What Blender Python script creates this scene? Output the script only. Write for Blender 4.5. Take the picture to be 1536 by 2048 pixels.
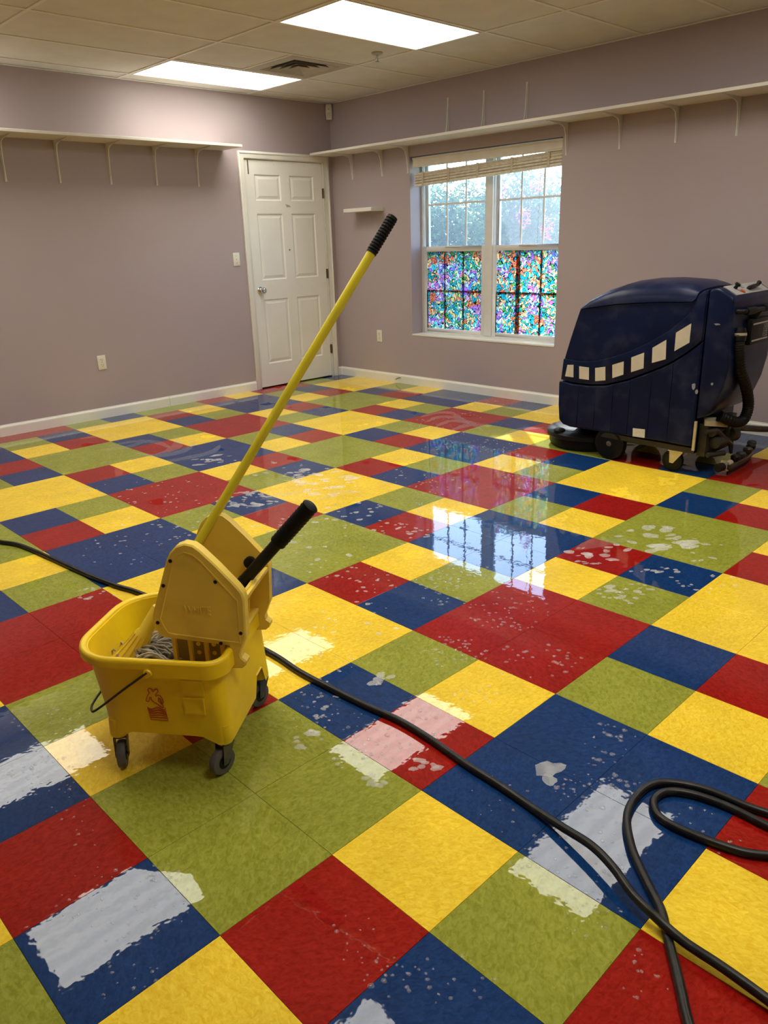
import bpy, bmesh, math, random
from mathutils import Vector, Matrix
random.seed(7)
for o in list(bpy.data.objects):
    bpy.data.objects.remove(o)
SC = bpy.context.scene
COL = SC.collection

# ------------------------------------------------------------------ camera
FT = 0.3048
WX, WY, H = 4.855, 5.107, 2.584          # window wall, door wall, ceiling height
XB, YB = -1.75, -2.45                    # walls behind the viewpoint
TX, TY = 2.694, 3.078                    # ceiling grid origin
CAM = Vector((-0.5714, -1.1241, 1.3413))
R0 = Vector((0.7133741, -0.7001107, -0.0306976))
R1 = Vector((-0.2544110, -0.2179172, -0.9422246))
R2 = Vector((0.6529720, 0.6799684, -0.3335724))
FPX = 1536.2
cd = bpy.data.cameras.new('camera')
cam = bpy.data.objects.new('camera', cd)
COL.objects.link(cam)
cd.sensor_fit = 'VERTICAL'
cd.sensor_height = 36.0
cd.lens = FPX / 2048 * 36.0
cd.clip_start = 0.02
cam.matrix_world = Matrix(((R0.x, -R1.x, -R2.x, CAM.x), (R0.y, -R1.y, -R2.y, CAM.y),
                           (R0.z, -R1.z, -R2.z, CAM.z), (0, 0, 0, 1)))
SC.camera = cam

# ------------------------------------------------------------------ light
SC.view_settings.view_transform = 'Standard'
SC.view_settings.look = 'None'
SC.view_settings.gamma = 1.0
SC.view_settings.use_curve_mapping = False
SC.view_settings.exposure = 0.0
LAMP = 6.0                               # radiance of the fluorescent diffusers
LAMP_W = 8.5                            # power thrown downwards by each prismatic lens
LAMP_SPREAD = 130.0
LAMP_COL = (1.0, 0.955, 0.84)
world = bpy.data.worlds.new('world')
SC.world = world
world.use_nodes = True
wn = world.node_tree.nodes
wl = world.node_tree.links
bgn = wn['Background']
sky = wn.new('ShaderNodeTexSky')
sky.sky_type = 'NISHITA'
sky.sun_disc = False
sky.sun_elevation = math.radians(45)
sky.sun_rotation = math.radians(45)
sky.air_density = 1.0
sky.dust_density = 0.4
wl.new(sky.outputs[0], bgn.inputs[0])
bgn.inputs[1].default_value = 1.45
sd = bpy.data.lights.new('sun', 'SUN')
sd.energy = 10.0
sd.angle = math.radians(0.7)
sd.color = (1.0, 0.95, 0.86)
sun = bpy.data.objects.new('sun', sd)
COL.objects.link(sun)
sun.rotation_euler = Vector((-0.5, -0.5, -0.7071)).to_track_quat('-Z', 'Y').to_euler()
sun.location = (8, 8, 8)

# ------------------------------------------------------------------ materials
MATS = {}
def nd(nt, t, **kw):
    n = nt.nodes.new(t)
    for k, v in kw.items():
        setattr(n, k, v)
    return n

def mat(name, col, rough=0.5, metal=0.0, var=0.08, vscale=14.0, bump=0.0, bscale=120.0, spec=0.5, coat=0.0,
        detail=4.0, grime=None, gscale=6.0, gamt=0.35):
    """principled material with procedural colour variation and fine relief"""
    if name in MATS:
        return MATS[name]
    m = bpy.data.materials.new(name)
    m.use_nodes = True
    nt = m.node_tree
    b = nt.nodes['Principled BSDF']
    b.inputs['Roughness'].default_value = rough
    b.inputs['Metallic'].default_value = metal
    b.inputs['Specular IOR Level'].default_value = spec
    b.inputs['Coat Weight'].default_value = coat
    tc = nd(nt, 'ShaderNodeTexCoord')
    nz = nd(nt, 'ShaderNodeTexNoise')
    nz.inputs['Scale'].default_value = vscale
    nz.inputs['Detail'].default_value = detail
    nt.links.new(tc.outputs['Object'], nz.inputs['Vector'])
    rp = nd(nt, 'ShaderNodeValToRGB')
    c = Vector(col[:3])
    rp.color_ramp.elements[0].position = 0.3
    rp.color_ramp.elements[1].position = 0.7
    rp.color_ramp.elements[0].color = (*(c * (1 - var)), 1)
    rp.color_ramp.elements[1].color = (*[min(1, x) for x in (c * (1 + var))], 1)
    nt.links.new(nz.outputs[0], rp.inputs[0])
    out = rp.outputs[0]
    if grime:
        n2 = nd(nt, 'ShaderNodeTexNoise')
        n2.inputs['Scale'].default_value = gscale
        n2.inputs['Detail'].default_value = 8
        nt.links.new(tc.outputs['Object'], n2.inputs['Vector'])
        r2 = nd(nt, 'ShaderNodeValToRGB')
        r2.color_ramp.elements[0].position = 0.5
        r2.color_ramp.elements[1].position = 0.72
        r2.color_ramp.elements[0].color = (0, 0, 0, 1)
        r2.color_ramp.elements[1].color = (gamt, gamt, gamt, 1)
        nt.links.new(n2.outputs[0], r2.inputs[0])
        mx = nd(nt, 'ShaderNodeMixRGB')
        mx.inputs[2].default_value = (*grime, 1)
        nt.links.new(r2.outputs[0], mx.inputs[0])
        nt.links.new(out, mx.inputs[1])
        out = mx.outputs[0]
    nt.links.new(out, b.inputs['Base Color'])
    if bump:
        bn = nd(nt, 'ShaderNodeTexNoise')
        bn.inputs['Scale'].default_value = bscale
        bn.inputs['Detail'].default_value = 3
        nt.links.new(tc.outputs['Object'], bn.inputs['Vector'])
        bp = nd(nt, 'ShaderNodeBump')
        bp.inputs['Strength'].default_value = bump
        bp.inputs['Distance'].default_value = 0.002
        nt.links.new(bn.outputs[0], bp.inputs['Height'])
        nt.links.new(bp.outputs[0], b.inputs['Normal'])
    MATS[name] = m
    return m

def tile_mat(name, dark, light):
    """mottled vinyl composition tile with a wax coat and a thin patchy water film on top"""
    m = bpy.data.materials.new(name)
    m.use_nodes = True
    nt = m.node_tree
    L = nt.links.new
    b = nt.nodes['Principled BSDF']
    geo = nd(nt, 'ShaderNodeNewGeometry')
    oi = nd(nt, 'ShaderNodeObjectInfo')
    rnd = nd(nt, 'ShaderNodeVectorMath', operation='SCALE')
    rnd.inputs[0].default_value = (37.0, 91.0, 13.0)
    L(oi.outputs['Random'], rnd.inputs['Scale'])
    add = nd(nt, 'ShaderNodeVectorMath', operation='ADD')
    L(geo.outputs['Position'], add.inputs[0])
    L(rnd.outputs[0], add.inputs[1])
    rot = nd(nt, 'ShaderNodeVectorRotate', rotation_type='Z_AXIS')
    L(add.outputs[0], rot.inputs['Vector'])
    ang = nd(nt, 'ShaderNodeMath', operation='MULTIPLY')
    ang.inputs[1].default_value = 40.0
    L(oi.outputs['Random'], ang.inputs[0])
    L(ang.outputs[0], rot.inputs['Angle'])
    mp = nd(nt, 'ShaderNodeMapping')
    mp.inputs['Scale'].default_value = (1.0, 1.55, 1.0)
    L(rot.outputs[0], mp.inputs['Vector'])
    nz = nd(nt, 'ShaderNodeTexNoise')
    nz.inputs['Scale'].default_value = 58.0
    nz.inputs['Detail'].default_value = 5.0
    nz.inputs['Roughness'].default_value = 0.62
    nz.inputs['Distortion'].default_value = 0.8
    L(mp.outputs[0], nz.inputs['Vector'])
    rp = nd(nt, 'ShaderNodeValToRGB')
    rp.color_ramp.elements[0].position = 0.33
    rp.color_ramp.elements[1].position = 0.68
    rp.color_ramp.elements[0].color = (*dark, 1)
    rp.color_ramp.elements[1].color = (*light, 1)
    L(nz.outputs[0], rp.inputs[0])
    # scuffs
    n3 = nd(nt, 'ShaderNodeTexNoise')
    n3.inputs['Scale'].default_value = 5.0
    n3.inputs['Detail'].default_value = 6.0
    L(geo.outputs['Position'], n3.inputs['Vector'])
    hv = nd(nt, 'ShaderNodeMapRange')
    hv.inputs['From Min'].default_value = 0.3
    hv.inputs['From Max'].default_value = 0.7
    hv.inputs['To Min'].default_value = 0.9
    hv.inputs['To Max'].default_value = 1.08
    L(n3.outputs[0], hv.inputs['Value'])
    ml = nd(nt, 'ShaderNodeVectorMath', operation='SCALE')
    L(rp.outputs[0], ml.inputs[0])
    L(hv.outputs[0], ml.inputs['Scale'])
    L(ml.outputs[0], b.inputs['Base Color'])
    b.inputs['Roughness'].default_value = 0.42
    b.inputs['Specular IOR Level'].default_value = 0.03
    # water film: wet patches mirror, drying patches only shine dully
    w1 = nd(nt, 'ShaderNodeTexNoise')
    w1.inputs['Scale'].default_value = 3.1
    w1.inputs['Detail'].default_value = 9.0
    w1.inputs['Roughness'].default_value = 0.55
    L(geo.outputs['Position'], w1.inputs['Vector'])
    wr = nd(nt, 'ShaderNodeValToRGB')
    wr.color_ramp.elements[0].position = 0.350
    wr.color_ramp.elements[1].position = 0.368
    L(w1.outputs[0], wr.inputs[0])
    cw = nd(nt, 'ShaderNodeMapRange')
    cw.inputs['To Min'].default_value = 0.06
    cw.inputs['To Max'].default_value = 0.88
    L(wr.outputs[0], cw.inputs['Value'])
    L(cw.outputs[0], b.inputs['Coat Weight'])
    cr = nd(nt, 'ShaderNodeMapRange')
    cr.inputs['To Min'].default_value = 0.30
    cr.inputs['To Max'].default_value = 0.018
    L(wr.outputs[0], cr.inputs['Value'])
    L(cr.outputs[0], b.inputs['Coat Roughness'])
    b.inputs['Coat IOR'].default_value = 1.4
    r1 = nd(nt, 'ShaderNodeTexNoise')
    r1.inputs['Scale'].default_value = 26.0
    r1.inputs['Detail'].default_value = 2.0
    L(geo.outputs['Position'], r1.inputs['Vector'])
    bp = nd(nt, 'ShaderNodeBump')
    bp.inputs['Strength'].default_value = 0.15
    bp.inputs['Distance'].default_value = 0.0012
    L(r1.outputs[0], bp.inputs['Height'])
    L(bp.outputs[0], b.inputs['Coat Normal'])
    MATS[name] = m
    return m

def mix_mat(name, kind, col, fac=0.1, rough=0.02, white=0.0):
    """thin transparent things: panes, water drops, foam"""
    m = bpy.data.materials.new(name)
    m.use_nodes = True
    nt = m.node_tree
    L = nt.links.new
    nt.nodes.remove(nt.nodes['Principled BSDF'])
    out = nt.nodes['Material Output']
    tr = nd(nt, 'ShaderNodeBsdfTransparent')
    gl = nd(nt, 'ShaderNodeBsdfGlossy')
    gl.inputs['Roughness'].default_value = rough
    lw = nd(nt, 'ShaderNodeLayerWeight')           # Schlick reflectance, the same from both faces
    lw.inputs['Blend'].default_value = 0.5
    pw = nd(nt, 'ShaderNodeMath', operation='POWER')
    pw.inputs[1].default_value = 5.0
    L(lw.outputs['Facing'], pw.inputs[0])
    fr = nd(nt, 'ShaderNodeMath', operation='MULTIPLY_ADD')
    fr.inputs[1].default_value = 0.35 if kind == 'foam' else 0.9
    fr.inputs[2].default_value = 0.012 if kind == 'foam' else 0.04
    L(pw.outputs[0], fr.inputs[0])
    tr.inputs[0].default_value = (*col, 1)
    mx = nd(nt, 'ShaderNodeMixShader')
    L(fr.outputs[0], mx.inputs[0])
    L(tr.outputs[0], mx.inputs[1])
    L(gl.outputs[0], mx.inputs[2])
    last = mx
    if white:
        df = nd(nt, 'ShaderNodeBsdfTranslucent' if kind == 'pane' else 'ShaderNodeBsdfDiffuse')
        df.inputs[0].default_value = (0.8, 0.88, 1.0, 1) if kind == 'pane' else (0.95, 0.95, 0.93, 1)
        m2 = nd(nt, 'ShaderNodeMixShader')
        if kind == 'foam':
            geo = nd(nt, 'ShaderNodeNewGeometry')
            nz = nd(nt, 'ShaderNodeTexNoise')
            nz.inputs['Scale'].default_value = 14.0
            nz.inputs['Detail'].default_value = 4.0
            L(geo.outputs['Position'], nz.inputs['Vector'])
            mr = nd(nt, 'ShaderNodeMapRange')
            mr.inputs['From Min'].default_value = 0.3
            mr.inputs['From Max'].default_value = 0.7
            mr.inputs['To Min'].default_value = white * 0.7
            mr.inputs['To Max'].default_value = white * 1.3
            L(nz.outputs[0], mr.inputs['Value'])
            L(mr.outputs[0], m2.inputs[0])
        else:
            m2.inputs[0].default_value = white
        L(mx.outputs[0], m2.inputs[1])
        L(df.outputs[0], m2.inputs[2])
        last = m2
    L(last.outputs[0], out.inputs[0])
    MATS[name] = m
    return m

def lamp_mat():
    m = bpy.data.materials.new('diffuser')
    m.use_nodes = True
    nt = m.node_tree
    L = nt.links.new
    nt.nodes.remove(nt.nodes['Principled BSDF'])
    em = nd(nt, 'ShaderNodeEmission')
    tc = nd(nt, 'ShaderNodeTexCoord')
    sx = nd(nt, 'ShaderNodeSeparateXYZ')
    L(tc.outputs['Object'], sx.inputs[0])
    # the tubes behind the prismatic lens show as soft brighter bands
    mu = nd(nt, 'ShaderNodeMath', operation='MULTIPLY')
    mu.inputs[1].default_value = 2 * math.pi / 0.14
    L(sx.outputs['Y'], mu.inputs[0])
    co = nd(nt, 'ShaderNodeMath', operation='COSINE')
    L(mu.outputs[0], co.inputs[0])
    mr = nd(nt, 'ShaderNodeMapRange')
    mr.inputs['From Min'].default_value = -1
    mr.inputs['To Min'].default_value = LAMP * 0.86
    mr.inputs['To Max'].default_value = LAMP * 1.14
    L(co.outputs[0], mr.inputs['Value'])
    em.inputs[0].default_value = (*LAMP_COL, 1)
    L(mr.outputs[0], em.inputs[1])
    L(em.outputs[0], nt.nodes['Material Output'].inputs[0])
    MATS['diffuser'] = m
    return m

def film_mat(name, seed):
    """printed stained-glass window film: coloured cells with dark outlines, lit from behind"""
    m = bpy.data.materials.new(name)
    m.use_nodes = True
    nt = m.node_tree
    L = nt.links.new
    nt.nodes.remove(nt.nodes['Principled BSDF'])
    tc = nd(nt, 'ShaderNodeTexCoord')
    mp = nd(nt, 'ShaderNodeMapping')
    mp.inputs['Location'].default_value = (seed * 1.7, seed * 3.1, seed * 0.9)
    L(tc.outputs['Object'], mp.inputs['Vector'])
    wz = nd(nt, 'ShaderNodeTexNoise')
    wz.inputs['Scale'].default_value = 11.0
    L(mp.outputs[0], wz.inputs['Vector'])
    wm = nd(nt, 'ShaderNodeMixRGB', blend_type='ADD')
    wm.inputs[0].default_value = 0.12
    L(mp.outputs[0], wm.inputs[1])
    L(wz.outputs[1], wm.inputs[2])
    def vor(scale, feature):
        v = nd(nt, 'ShaderNodeTexVoronoi', feature=feature)
        v.inputs['Scale'].default_value = scale
        L(wm.outputs[0], v.inputs['Vector'])
        return v
    big = vor(10.0, 'F1')
    sml = vor(40.0, 'F1')
    edge = vor(40.0, 'DISTANCE_TO_EDGE')
    # cell hue: a mix of flower-sized patches and leaf-sized cells
    sep = nd(nt, 'ShaderNodeSeparateColor')
    L(big.outputs['Color'], sep.inputs[0])
    sep2 = nd(nt, 'ShaderNodeSeparateColor')
    L(sml.outputs['Color'], sep2.inputs[0])
    h1 = nd(nt, 'ShaderNodeMath', operation='MULTIPLY_ADD')
    h1.inputs[1].default_value = 0.62
    L(sep.outputs[0], h1.inputs[0])
    h2 = nd(nt, 'ShaderNodeMath', operation='MULTIPLY')
    h2.inputs[1].default_value = 0.38
    L(sep2.outputs[0], h2.inputs[0])
    L(h2.outputs[0], h1.inputs[2])
    rp = nd(nt, 'ShaderNodeValToRGB')
    rp.color_ramp.interpolation = 'CONSTANT'
    cols = [(0.90, 0.42, 0.30), (0.95, 0.70, 0.48), (0.10, 0.55, 0.62), (0.25, 0.70, 0.74), (0.84, 0.90, 0.62),
            (0.25, 0.55, 0.28), (0.62, 0.85, 0.86), (0.66, 0.38, 0.82), (0.38, 0.48, 0.88), (0.92, 0.48, 0.68),
            (0.80, 0.84, 0.97)]
    pos = [0.0, 0.2, 0.3, 0.38, 0.45, 0.5, 0.56, 0.62, 0.68, 0.75, 0.82]
    el = rp.color_ramp.elements
    while len(el) < len(cols):
        el.new(0.5)
    for e, p_, c_ in zip(el, pos, cols):
        e.position = p_
        e.color = (*c_, 1)
    L(h1.outputs[0], rp.inputs[0])
    ol = nd(nt, 'ShaderNodeMapRange')
    ol.inputs['From Min'].default_value = 0.03
    ol.inputs['From Max'].default_value = 0.08
    L(edge.outputs['Distance'], ol.inputs['Value'])
    dk = nd(nt, 'ShaderNodeMixRGB', blend_type='MIX')
    dk.inputs[1].default_value = (0.015, 0.012, 0.01, 1)
    L(ol.outputs[0], dk.inputs[0])
    L(rp.outputs[0], dk.inputs[2])
    ts = nd(nt, 'ShaderNodeBsdfTranslucent')
    L(dk.outputs[0], ts.inputs[0])
    tr = nd(nt, 'ShaderNodeBsdfTransparent')
    L(dk.outputs[0], tr.inputs[0])
    gl = nd(nt, 'ShaderNodeBsdfGlossy')
    gl.inputs['Roughness'].default_value = 0.15
    m1 = nd(nt, 'ShaderNodeMixShader')
    m1.inputs[0].default_value = 0.45
    L(ts.outputs[0], m1.inputs[1])
    L(tr.outputs[0], m1.inputs[2])
    m2 = nd(nt, 'ShaderNodeMixShader')
    m2.inputs[0].default_value = 0.04
    L(m1.outputs[0], m2.inputs[1])
    L(gl.outputs[0], m2.inputs[2])
    L(m2.outputs[0], nt.nodes['Material Output'].inputs[0])
    MATS[name] = m
    return m

def leaf_mat(name, c1, c2, tl=0.6):
    m = bpy.data.materials.new(name)
    m.use_nodes = True
    nt = m.node_tree
    L = nt.links.new
    nt.nodes.remove(nt.nodes['Principled BSDF'])
    geo = nd(nt, 'ShaderNodeNewGeometry')
    nz = nd(nt, 'ShaderNodeTexNoise')
    nz.inputs['Scale'].default_value = 9.0
    L(geo.outputs['Position'], nz.inputs['Vector'])
    rp = nd(nt, 'ShaderNodeValToRGB')
    rp.color_ramp.elements[0].position = 0.35
    rp.color_ramp.elements[1].position = 0.65
    rp.color_ramp.elements[0].color = (*c1, 1)
    rp.color_ramp.elements[1].color = (*c2, 1)
    L(nz.outputs[0], rp.inputs[0])
    df = nd(nt, 'ShaderNodeBsdfDiffuse')
    ts = nd(nt, 'ShaderNodeBsdfTranslucent')
    L(rp.outputs[0], df.inputs[0])
    L(rp.outputs[0], ts.inputs[0])
    m1 = nd(nt, 'ShaderNodeMixShader')
    m1.inputs[0].default_value = tl
    L(df.outputs[0], m1.inputs[1])
    L(ts.outputs[0], m1.inputs[2])
    L(m1.outputs[0], nt.nodes['Material Output'].inputs[0])
    MATS[name] = m
    return m

TILE = {'R': tile_mat('tile_red', (0.225, 0.003, 0.001), (0.350, 0.013, 0.008)),
        'B': tile_mat('tile_blue', (0.002, 0.022, 0.098), (0.009, 0.046, 0.165)),
        'G': tile_mat('tile_green', (0.205, 0.222, 0.018), (0.335, 0.352, 0.055)),
        'Y': tile_mat('tile_yellow', (0.760, 0.480, 0.016), (0.930, 0.690, 0.060))}
M_WALL = mat('wall_paint', (0.405, 0.335, 0.345), 0.6, var=0.02, vscale=1.5, bump=0.12, bscale=260)
M_WALLB = mat('wall_paint_rear', (0.405, 0.335, 0.345), 0.6, var=0.02, vscale=1.5)
M_TRIM = mat('white_trim', (0.80, 0.78, 0.71), 0.38, var=0.03, vscale=4, grime=(0.45, 0.38, 0.28), gscale=3, gamt=0.12)
M_DOOR = mat('door_paint', (0.80, 0.79, 0.73), 0.42, var=0.03, vscale=3, bump=0.05, bscale=180)
M_CEIL = mat('ceiling_panel', (0.70, 0.68, 0.64), 0.9, var=0.05, vscale=5, bump=0.55, bscale=330)
M_GRID = mat('ceiling_grid', (0.78, 0.76, 0.70), 0.5, var=0.04)
M_SHELF = mat('shelf_white', (0.74, 0.71, 0.64), 0.45, var=0.04, vscale=6)
M_BRACK = mat('bracket_white', (0.70, 0.69, 0.64), 0.35, var=0.04)
M_PLATE = mat('ivory_plastic', (0.76, 0.72, 0.60), 0.35, var=0.03)
M_DARK = mat('dark_slot', (0.02, 0.018, 0.016), 0.6, var=0.1)
M_CHROME = mat('chrome', (0.62, 0.61, 0.60), 0.16, 1.0, var=0.05)
M_BRONZE = mat('bronze_hinge', (0.20, 0.15, 0.10), 0.4, 0.8, var=0.15)
M_VINYL = mat('window_vinyl', (0.72, 0.72, 0.70), 0.4, var=0.03)
M_BLIND = mat('blind_wood', (0.70, 0.63, 0.48), 0.5, var=0.14, vscale=30)
M_BLIND2 = mat('blind_wood_dark', (0.46, 0.38, 0.25), 0.5, var=0.14, vscale=30)
M_VALANCE = mat('blind_valance', (0.70, 0.65, 0.54), 0.5, var=0.05, vscale=12)
M_SUB = mat('subfloor', (0.05, 0.045, 0.04), 0.9, var=0.1)
M_YEL = mat('bucket_yellow', (0.93, 0.640, 0.008), 0.40, var=0.05, vscale=9, grime=(0.42, 0.27, 0.04), gscale=5, gamt=0.4, bump=0.05, bscale=90)
M_WRG = mat('wringer_yellow', (0.86, 0.62, 0.085), 0.45, var=0.05, vscale=9, grime=(0.36, 0.26, 0.08), gscale=7, gamt=0.35)
M_POLE = mat('pole_yellow', (0.62, 0.52, 0.02), 0.28, var=0.04, vscale=8, grime=(0.40, 0.32, 0.05), gscale=12, gamt=0.3)
M_SOCK = mat('mop_socket_yellow', (0.80, 0.56, 0.04), 0.4, var=0.06)
M_BLACK = mat('black_rubber', (0.005, 0.005, 0.005), 0.5, var=0.2, vscale=30, spec=0.18)
M_BLKP = mat('black_plastic', (0.007, 0.007, 0.0075), 0.42, var=0.2, vscale=20, spec=0.22)
M_GREY = mat('grey_rubber_wheel', (0.09, 0.085, 0.08), 0.6, var=0.15, vscale=30, grime=(0.16, 0.14, 0.12), gscale=25, gamt=0.5)
M_STEEL = mat('caster_steel', (0.14, 0.135, 0.13), 0.4, 0.7, var=0.15, vscale=40)
M_WIRE = mat('bail_wire', (0.05, 0.045, 0.04), 0.4, 0.6, var=0.2)
M_YARN = mat('mop_yarn', (0.38, 0.35, 0.28), 0.9, var=0.3, vscale=60)
M_REDP = mat('red_print', (0.50, 0.06, 0.008), 0.5, var=0.1, vscale=60)
M_NAVY = mat('navy_plastic', (0.0025, 0.0075, 0.038), 0.34, var=0.14, vscale=8, grime=(0.05, 0.06, 0.10), gscale=9, gamt=0.35, bump=0.04, bscale=200, spec=0.22)
M_NAVYD = mat('navy_seam', (0.004, 0.005, 0.012), 0.6, var=0.1)
M_CREAM = mat('cream_patch', (0.66, 0.61, 0.49), 0.5, var=0.05, vscale=20)
M_PANEL = mat('control_panel_grey', (0.30, 0.30, 0.29), 0.4, var=0.1, vscale=20)
M_FRAME = mat('scrubber_frame', (0.026, 0.023, 0.016), 0.55, 0.2, var=0.25, vscale=15)
M_ALU = mat('squeegee_metal', (0.06, 0.055, 0.045), 0.42, 0.6, var=0.25, vscale=25)
M_FORK = mat('zinc_fork', (0.58, 0.52, 0.34), 0.35, 0.4, var=0.1, vscale=30)
M_ORANGE = mat('orange_switch', (0.45, 0.10, 0.04), 0.4, var=0.1)
M_SCUFF = mat('paint_scuff', (0.24, 0.25, 0.30), 0.6, var=0.3, vscale=50)
M_CORD = mat('cord_rubber', (0.007, 0.0065, 0.006), 0.36, var=0.3, vscale=40, grime=(0.035, 0.032, 0.03), gscale=30, gamt=0.5, spec=0.35)
M_TAN = mat('tape_residue', (0.50, 0.44, 0.30), 0.7, var=0.15, vscale=60)
M_GRASS = mat('outside_grass', (0.16, 0.26, 0.07), 0.9, var=0.3, vscale=6)
M_BARK = mat('bark', (0.20, 0.14, 0.09), 0.9, var=0.3, vscale=20)
M_LAMP = lamp_mat()
M_PANE = mix_mat('window_pane', 'pane', (0.90, 0.95, 1.0), white=0.085)
M_PANE2 = mix_mat('window_pane_low', 'pane', (0.94, 0.97, 1.0), white=0.05)
M_DROP = mix_mat('water_drop', 'drop', (0.97, 0.98, 1.0), rough=0.03, white=0.10)
M_FOAM = mix_mat('soap_foam', 'foam', (1, 1, 1), rough=0.25, white=0.26)
M_MIST = mix_mat('thin_suds', 'foam', (1, 1, 1), rough=0.2, white=0.05)
M_FILM1 = film_mat('stained_film_a', 1.0)
M_FILM2 = film_mat('stained_film_b', 4.0)
M_LEAF = leaf_mat('leaf_green', (0.05, 0.10, 0.04), (0.17, 0.26, 0.11))
M_LEAF2 = leaf_mat('leaf_dark', (0.03, 0.08, 0.045), (0.09, 0.17, 0.09))
M_PINK = leaf_mat('pink_blossom', (0.75, 0.10, 0.35), (0.90, 0.25, 0.50), 0.5)

# ------------------------------------------------------------------ mesh helpers
class MB:
    """collects geometry, then links it as ONE mesh object"""
    def __init__(s):
        s.v = []
        s.f = []
        s.m = []
    def add(s, vs, fs, mi=0):
        n = len(s.v)
        s.v += [tuple(v) for v in vs]
        s.f += [tuple(i + n for i in f) for f in fs]
        s.m += [mi] * len(fs)
        return s
    def box(s, lo, hi, mi=0):
        x0, y0, z0 = lo
        x1, y1, z1 = hi
        return s.add([(x0, y0, z0), (x1, y0, z0), (x1, y1, z0), (x0, y1, z0), (x0, y0, z1), (x1, y0, z1), (x1, y1, z1), (x0, y1, z1)],
                     [(0, 3, 2, 1), (4, 5, 6, 7), (0, 1, 5, 4), (1, 2, 6, 5), (2, 3, 7, 6), (3, 0, 4, 7)], mi)
    def prism(s, prof, a, b, axis, mi=0):
        """prof: 2-D points; extruded from a to b along axis ('x': prof=(y,z), 'y': prof=(x,z), 'z': prof=(x,y))"""
        def P(p, t):
            return (t, p[0], p[1]) if axis == 'x' else (p[0], t, p[1]) if axis == 'y' else (p[0], p[1], t)
        n = len(prof)
        vs = [P(p, a) for p in prof] + [P(p, b) for p in prof]
        fs = [tuple(range(n)), tuple(range(2 * n - 1, n - 1, -1))] + [(i, n + i, n + (i + 1) % n, (i + 1) % n) for i in range(n)]
        return s.add(vs, fs, mi)
    def rings(s, rings, cap0=True, cap1=True, mi=0):
        n = len(rings[0])
        vs = [p for r in rings for p in r]
        fs = []
        for k in range(len(rings) - 1):
            for i in range(n):
                fs.append((k * n + i, k * n + (i + 1) % n, (k + 1) * n + (i + 1) % n, (k + 1) * n + i))
        if cap0:
            fs.append(tuple(range(n - 1, -1, -1)))
        if cap1:
            fs.append(tuple((len(rings) - 1) * n + i for i in range(n)))
        return s.add(vs, fs, mi)
    def tube(s, pts, r, n=10, mi=0, cap=True):
        pts = [Vector(p) for p in pts]
        rs = r if isinstance(r, (list, tuple)) else [r] * len(pts)
        up = None
        rings = []
        for i, p in enumerate(pts):
            d = (pts[min(i + 1, len(pts) - 1)] - pts[max(i - 1, 0)]).normalized()
            if up is None:
                up = d.orthogonal().normalized()
            up = (up - d * up.dot(d))
            up = up.normalized() if up.length > 1e-6 else d.orthogonal().normalized()
            w = d.cross(up)
            rings.append([p + (up * math.cos(2 * math.pi * k / n) + w * math.sin(2 * math.pi * k / n)) * rs[i] for k in range(n)])
        return s.rings(rings, cap, cap, mi)
    def cyl(s, p0, p1, r, n=20, mi=0, r1=None):
        return s.tube([p0, p1], [r, r if r1 is None else r1], n, mi)
    def lathe(s, prof, c, axis, n=28, mi=0):
        """prof: (along, radius) pairs around the line c + t*axis"""
        c = Vector(c)
        d = Vector(axis).normalized()
        u = d.orthogonal().normalized()
        w = d.cross(u)
        rings = [[c + d * a + (u * math.cos(2 * math.pi * k / n) + w * math.sin(2 * math.pi * k / n)) * max(r, 1e-5) for k in range(n)] for a, r in prof]
        return s.rings(rings, True, True, mi)
    def mesh(s, name, mats, smooth=None):
        me = bpy.data.meshes.new(name)
        me.from_pydata([tuple(v) for v in s.v], [], s.f)
        for m in (mats if isinstance(mats, (list, tuple)) else [mats]):
            me.materials.append(m)
        for p, mi in zip(me.polygons, s.m):
            p.material_index = mi
        bm = bmesh.new()
        bm.from_mesh(me)
        bmesh.ops.recalc_face_normals(bm, faces=bm.faces)
        bm.to_mesh(me)
        bm.free()
        if smooth:
            me.shade_smooth()
            me.set_sharp_from_angle(angle=math.radians(smooth))
        me.update()
        return me

def obj(name, mb, mats, parent=None, smooth=None, bevel=0.0, seg=2):
    me = mb.mesh(name, mats, None if bevel else smooth)
    if bevel:
        bm = bmesh.new()
        bm.from_mesh(me)
        bmesh.ops.remove_doubles(bm, verts=bm.verts, dist=1e-6)
        es = [e for e in bm.edges if len(e.link_faces) == 2 and e.calc_face_angle(0) > math.radians(28)]
        bmesh.ops.bevel(bm, geom=es, offset=bevel, segments=seg, affect='EDGES', profile=0.5, clamp_overlap=True)
        bm.to_mesh(me)
        bm.free()
        me.shade_smooth()
        me.set_sharp_from_angle(angle=math.radians(smooth or 40))
    o = bpy.data.objects.new(name, me)
    COL.objects.link(o)
    if parent:
        o.parent = parent
    return o

def tag(o, label=None, cat=None, group=None, kind=None):
    if label:
        o['label'] = label
    if cat:
        o['category'] = cat
    if group:
        o['group'] = group
    if kind:
        o['kind'] = kind
    return o

def thing(name, label, cat, loc=(0, 0, 0), rz=0.0, group=None, kind=None):
    o = bpy.data.objects.new(name, None)
    COL.objects.link(o)
    o.location = loc
    o.rotation_euler = (0, 0, rz)
    o.empty_display_size = 0.05
    return tag(o, label, cat, group, kind)

def link_copy(o, parent=None, loc=None):
    c = o.copy()
    COL.objects.link(c)
    if parent:
        c.parent = parent
    if loc is not None:
        c.location = loc
    return c

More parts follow.
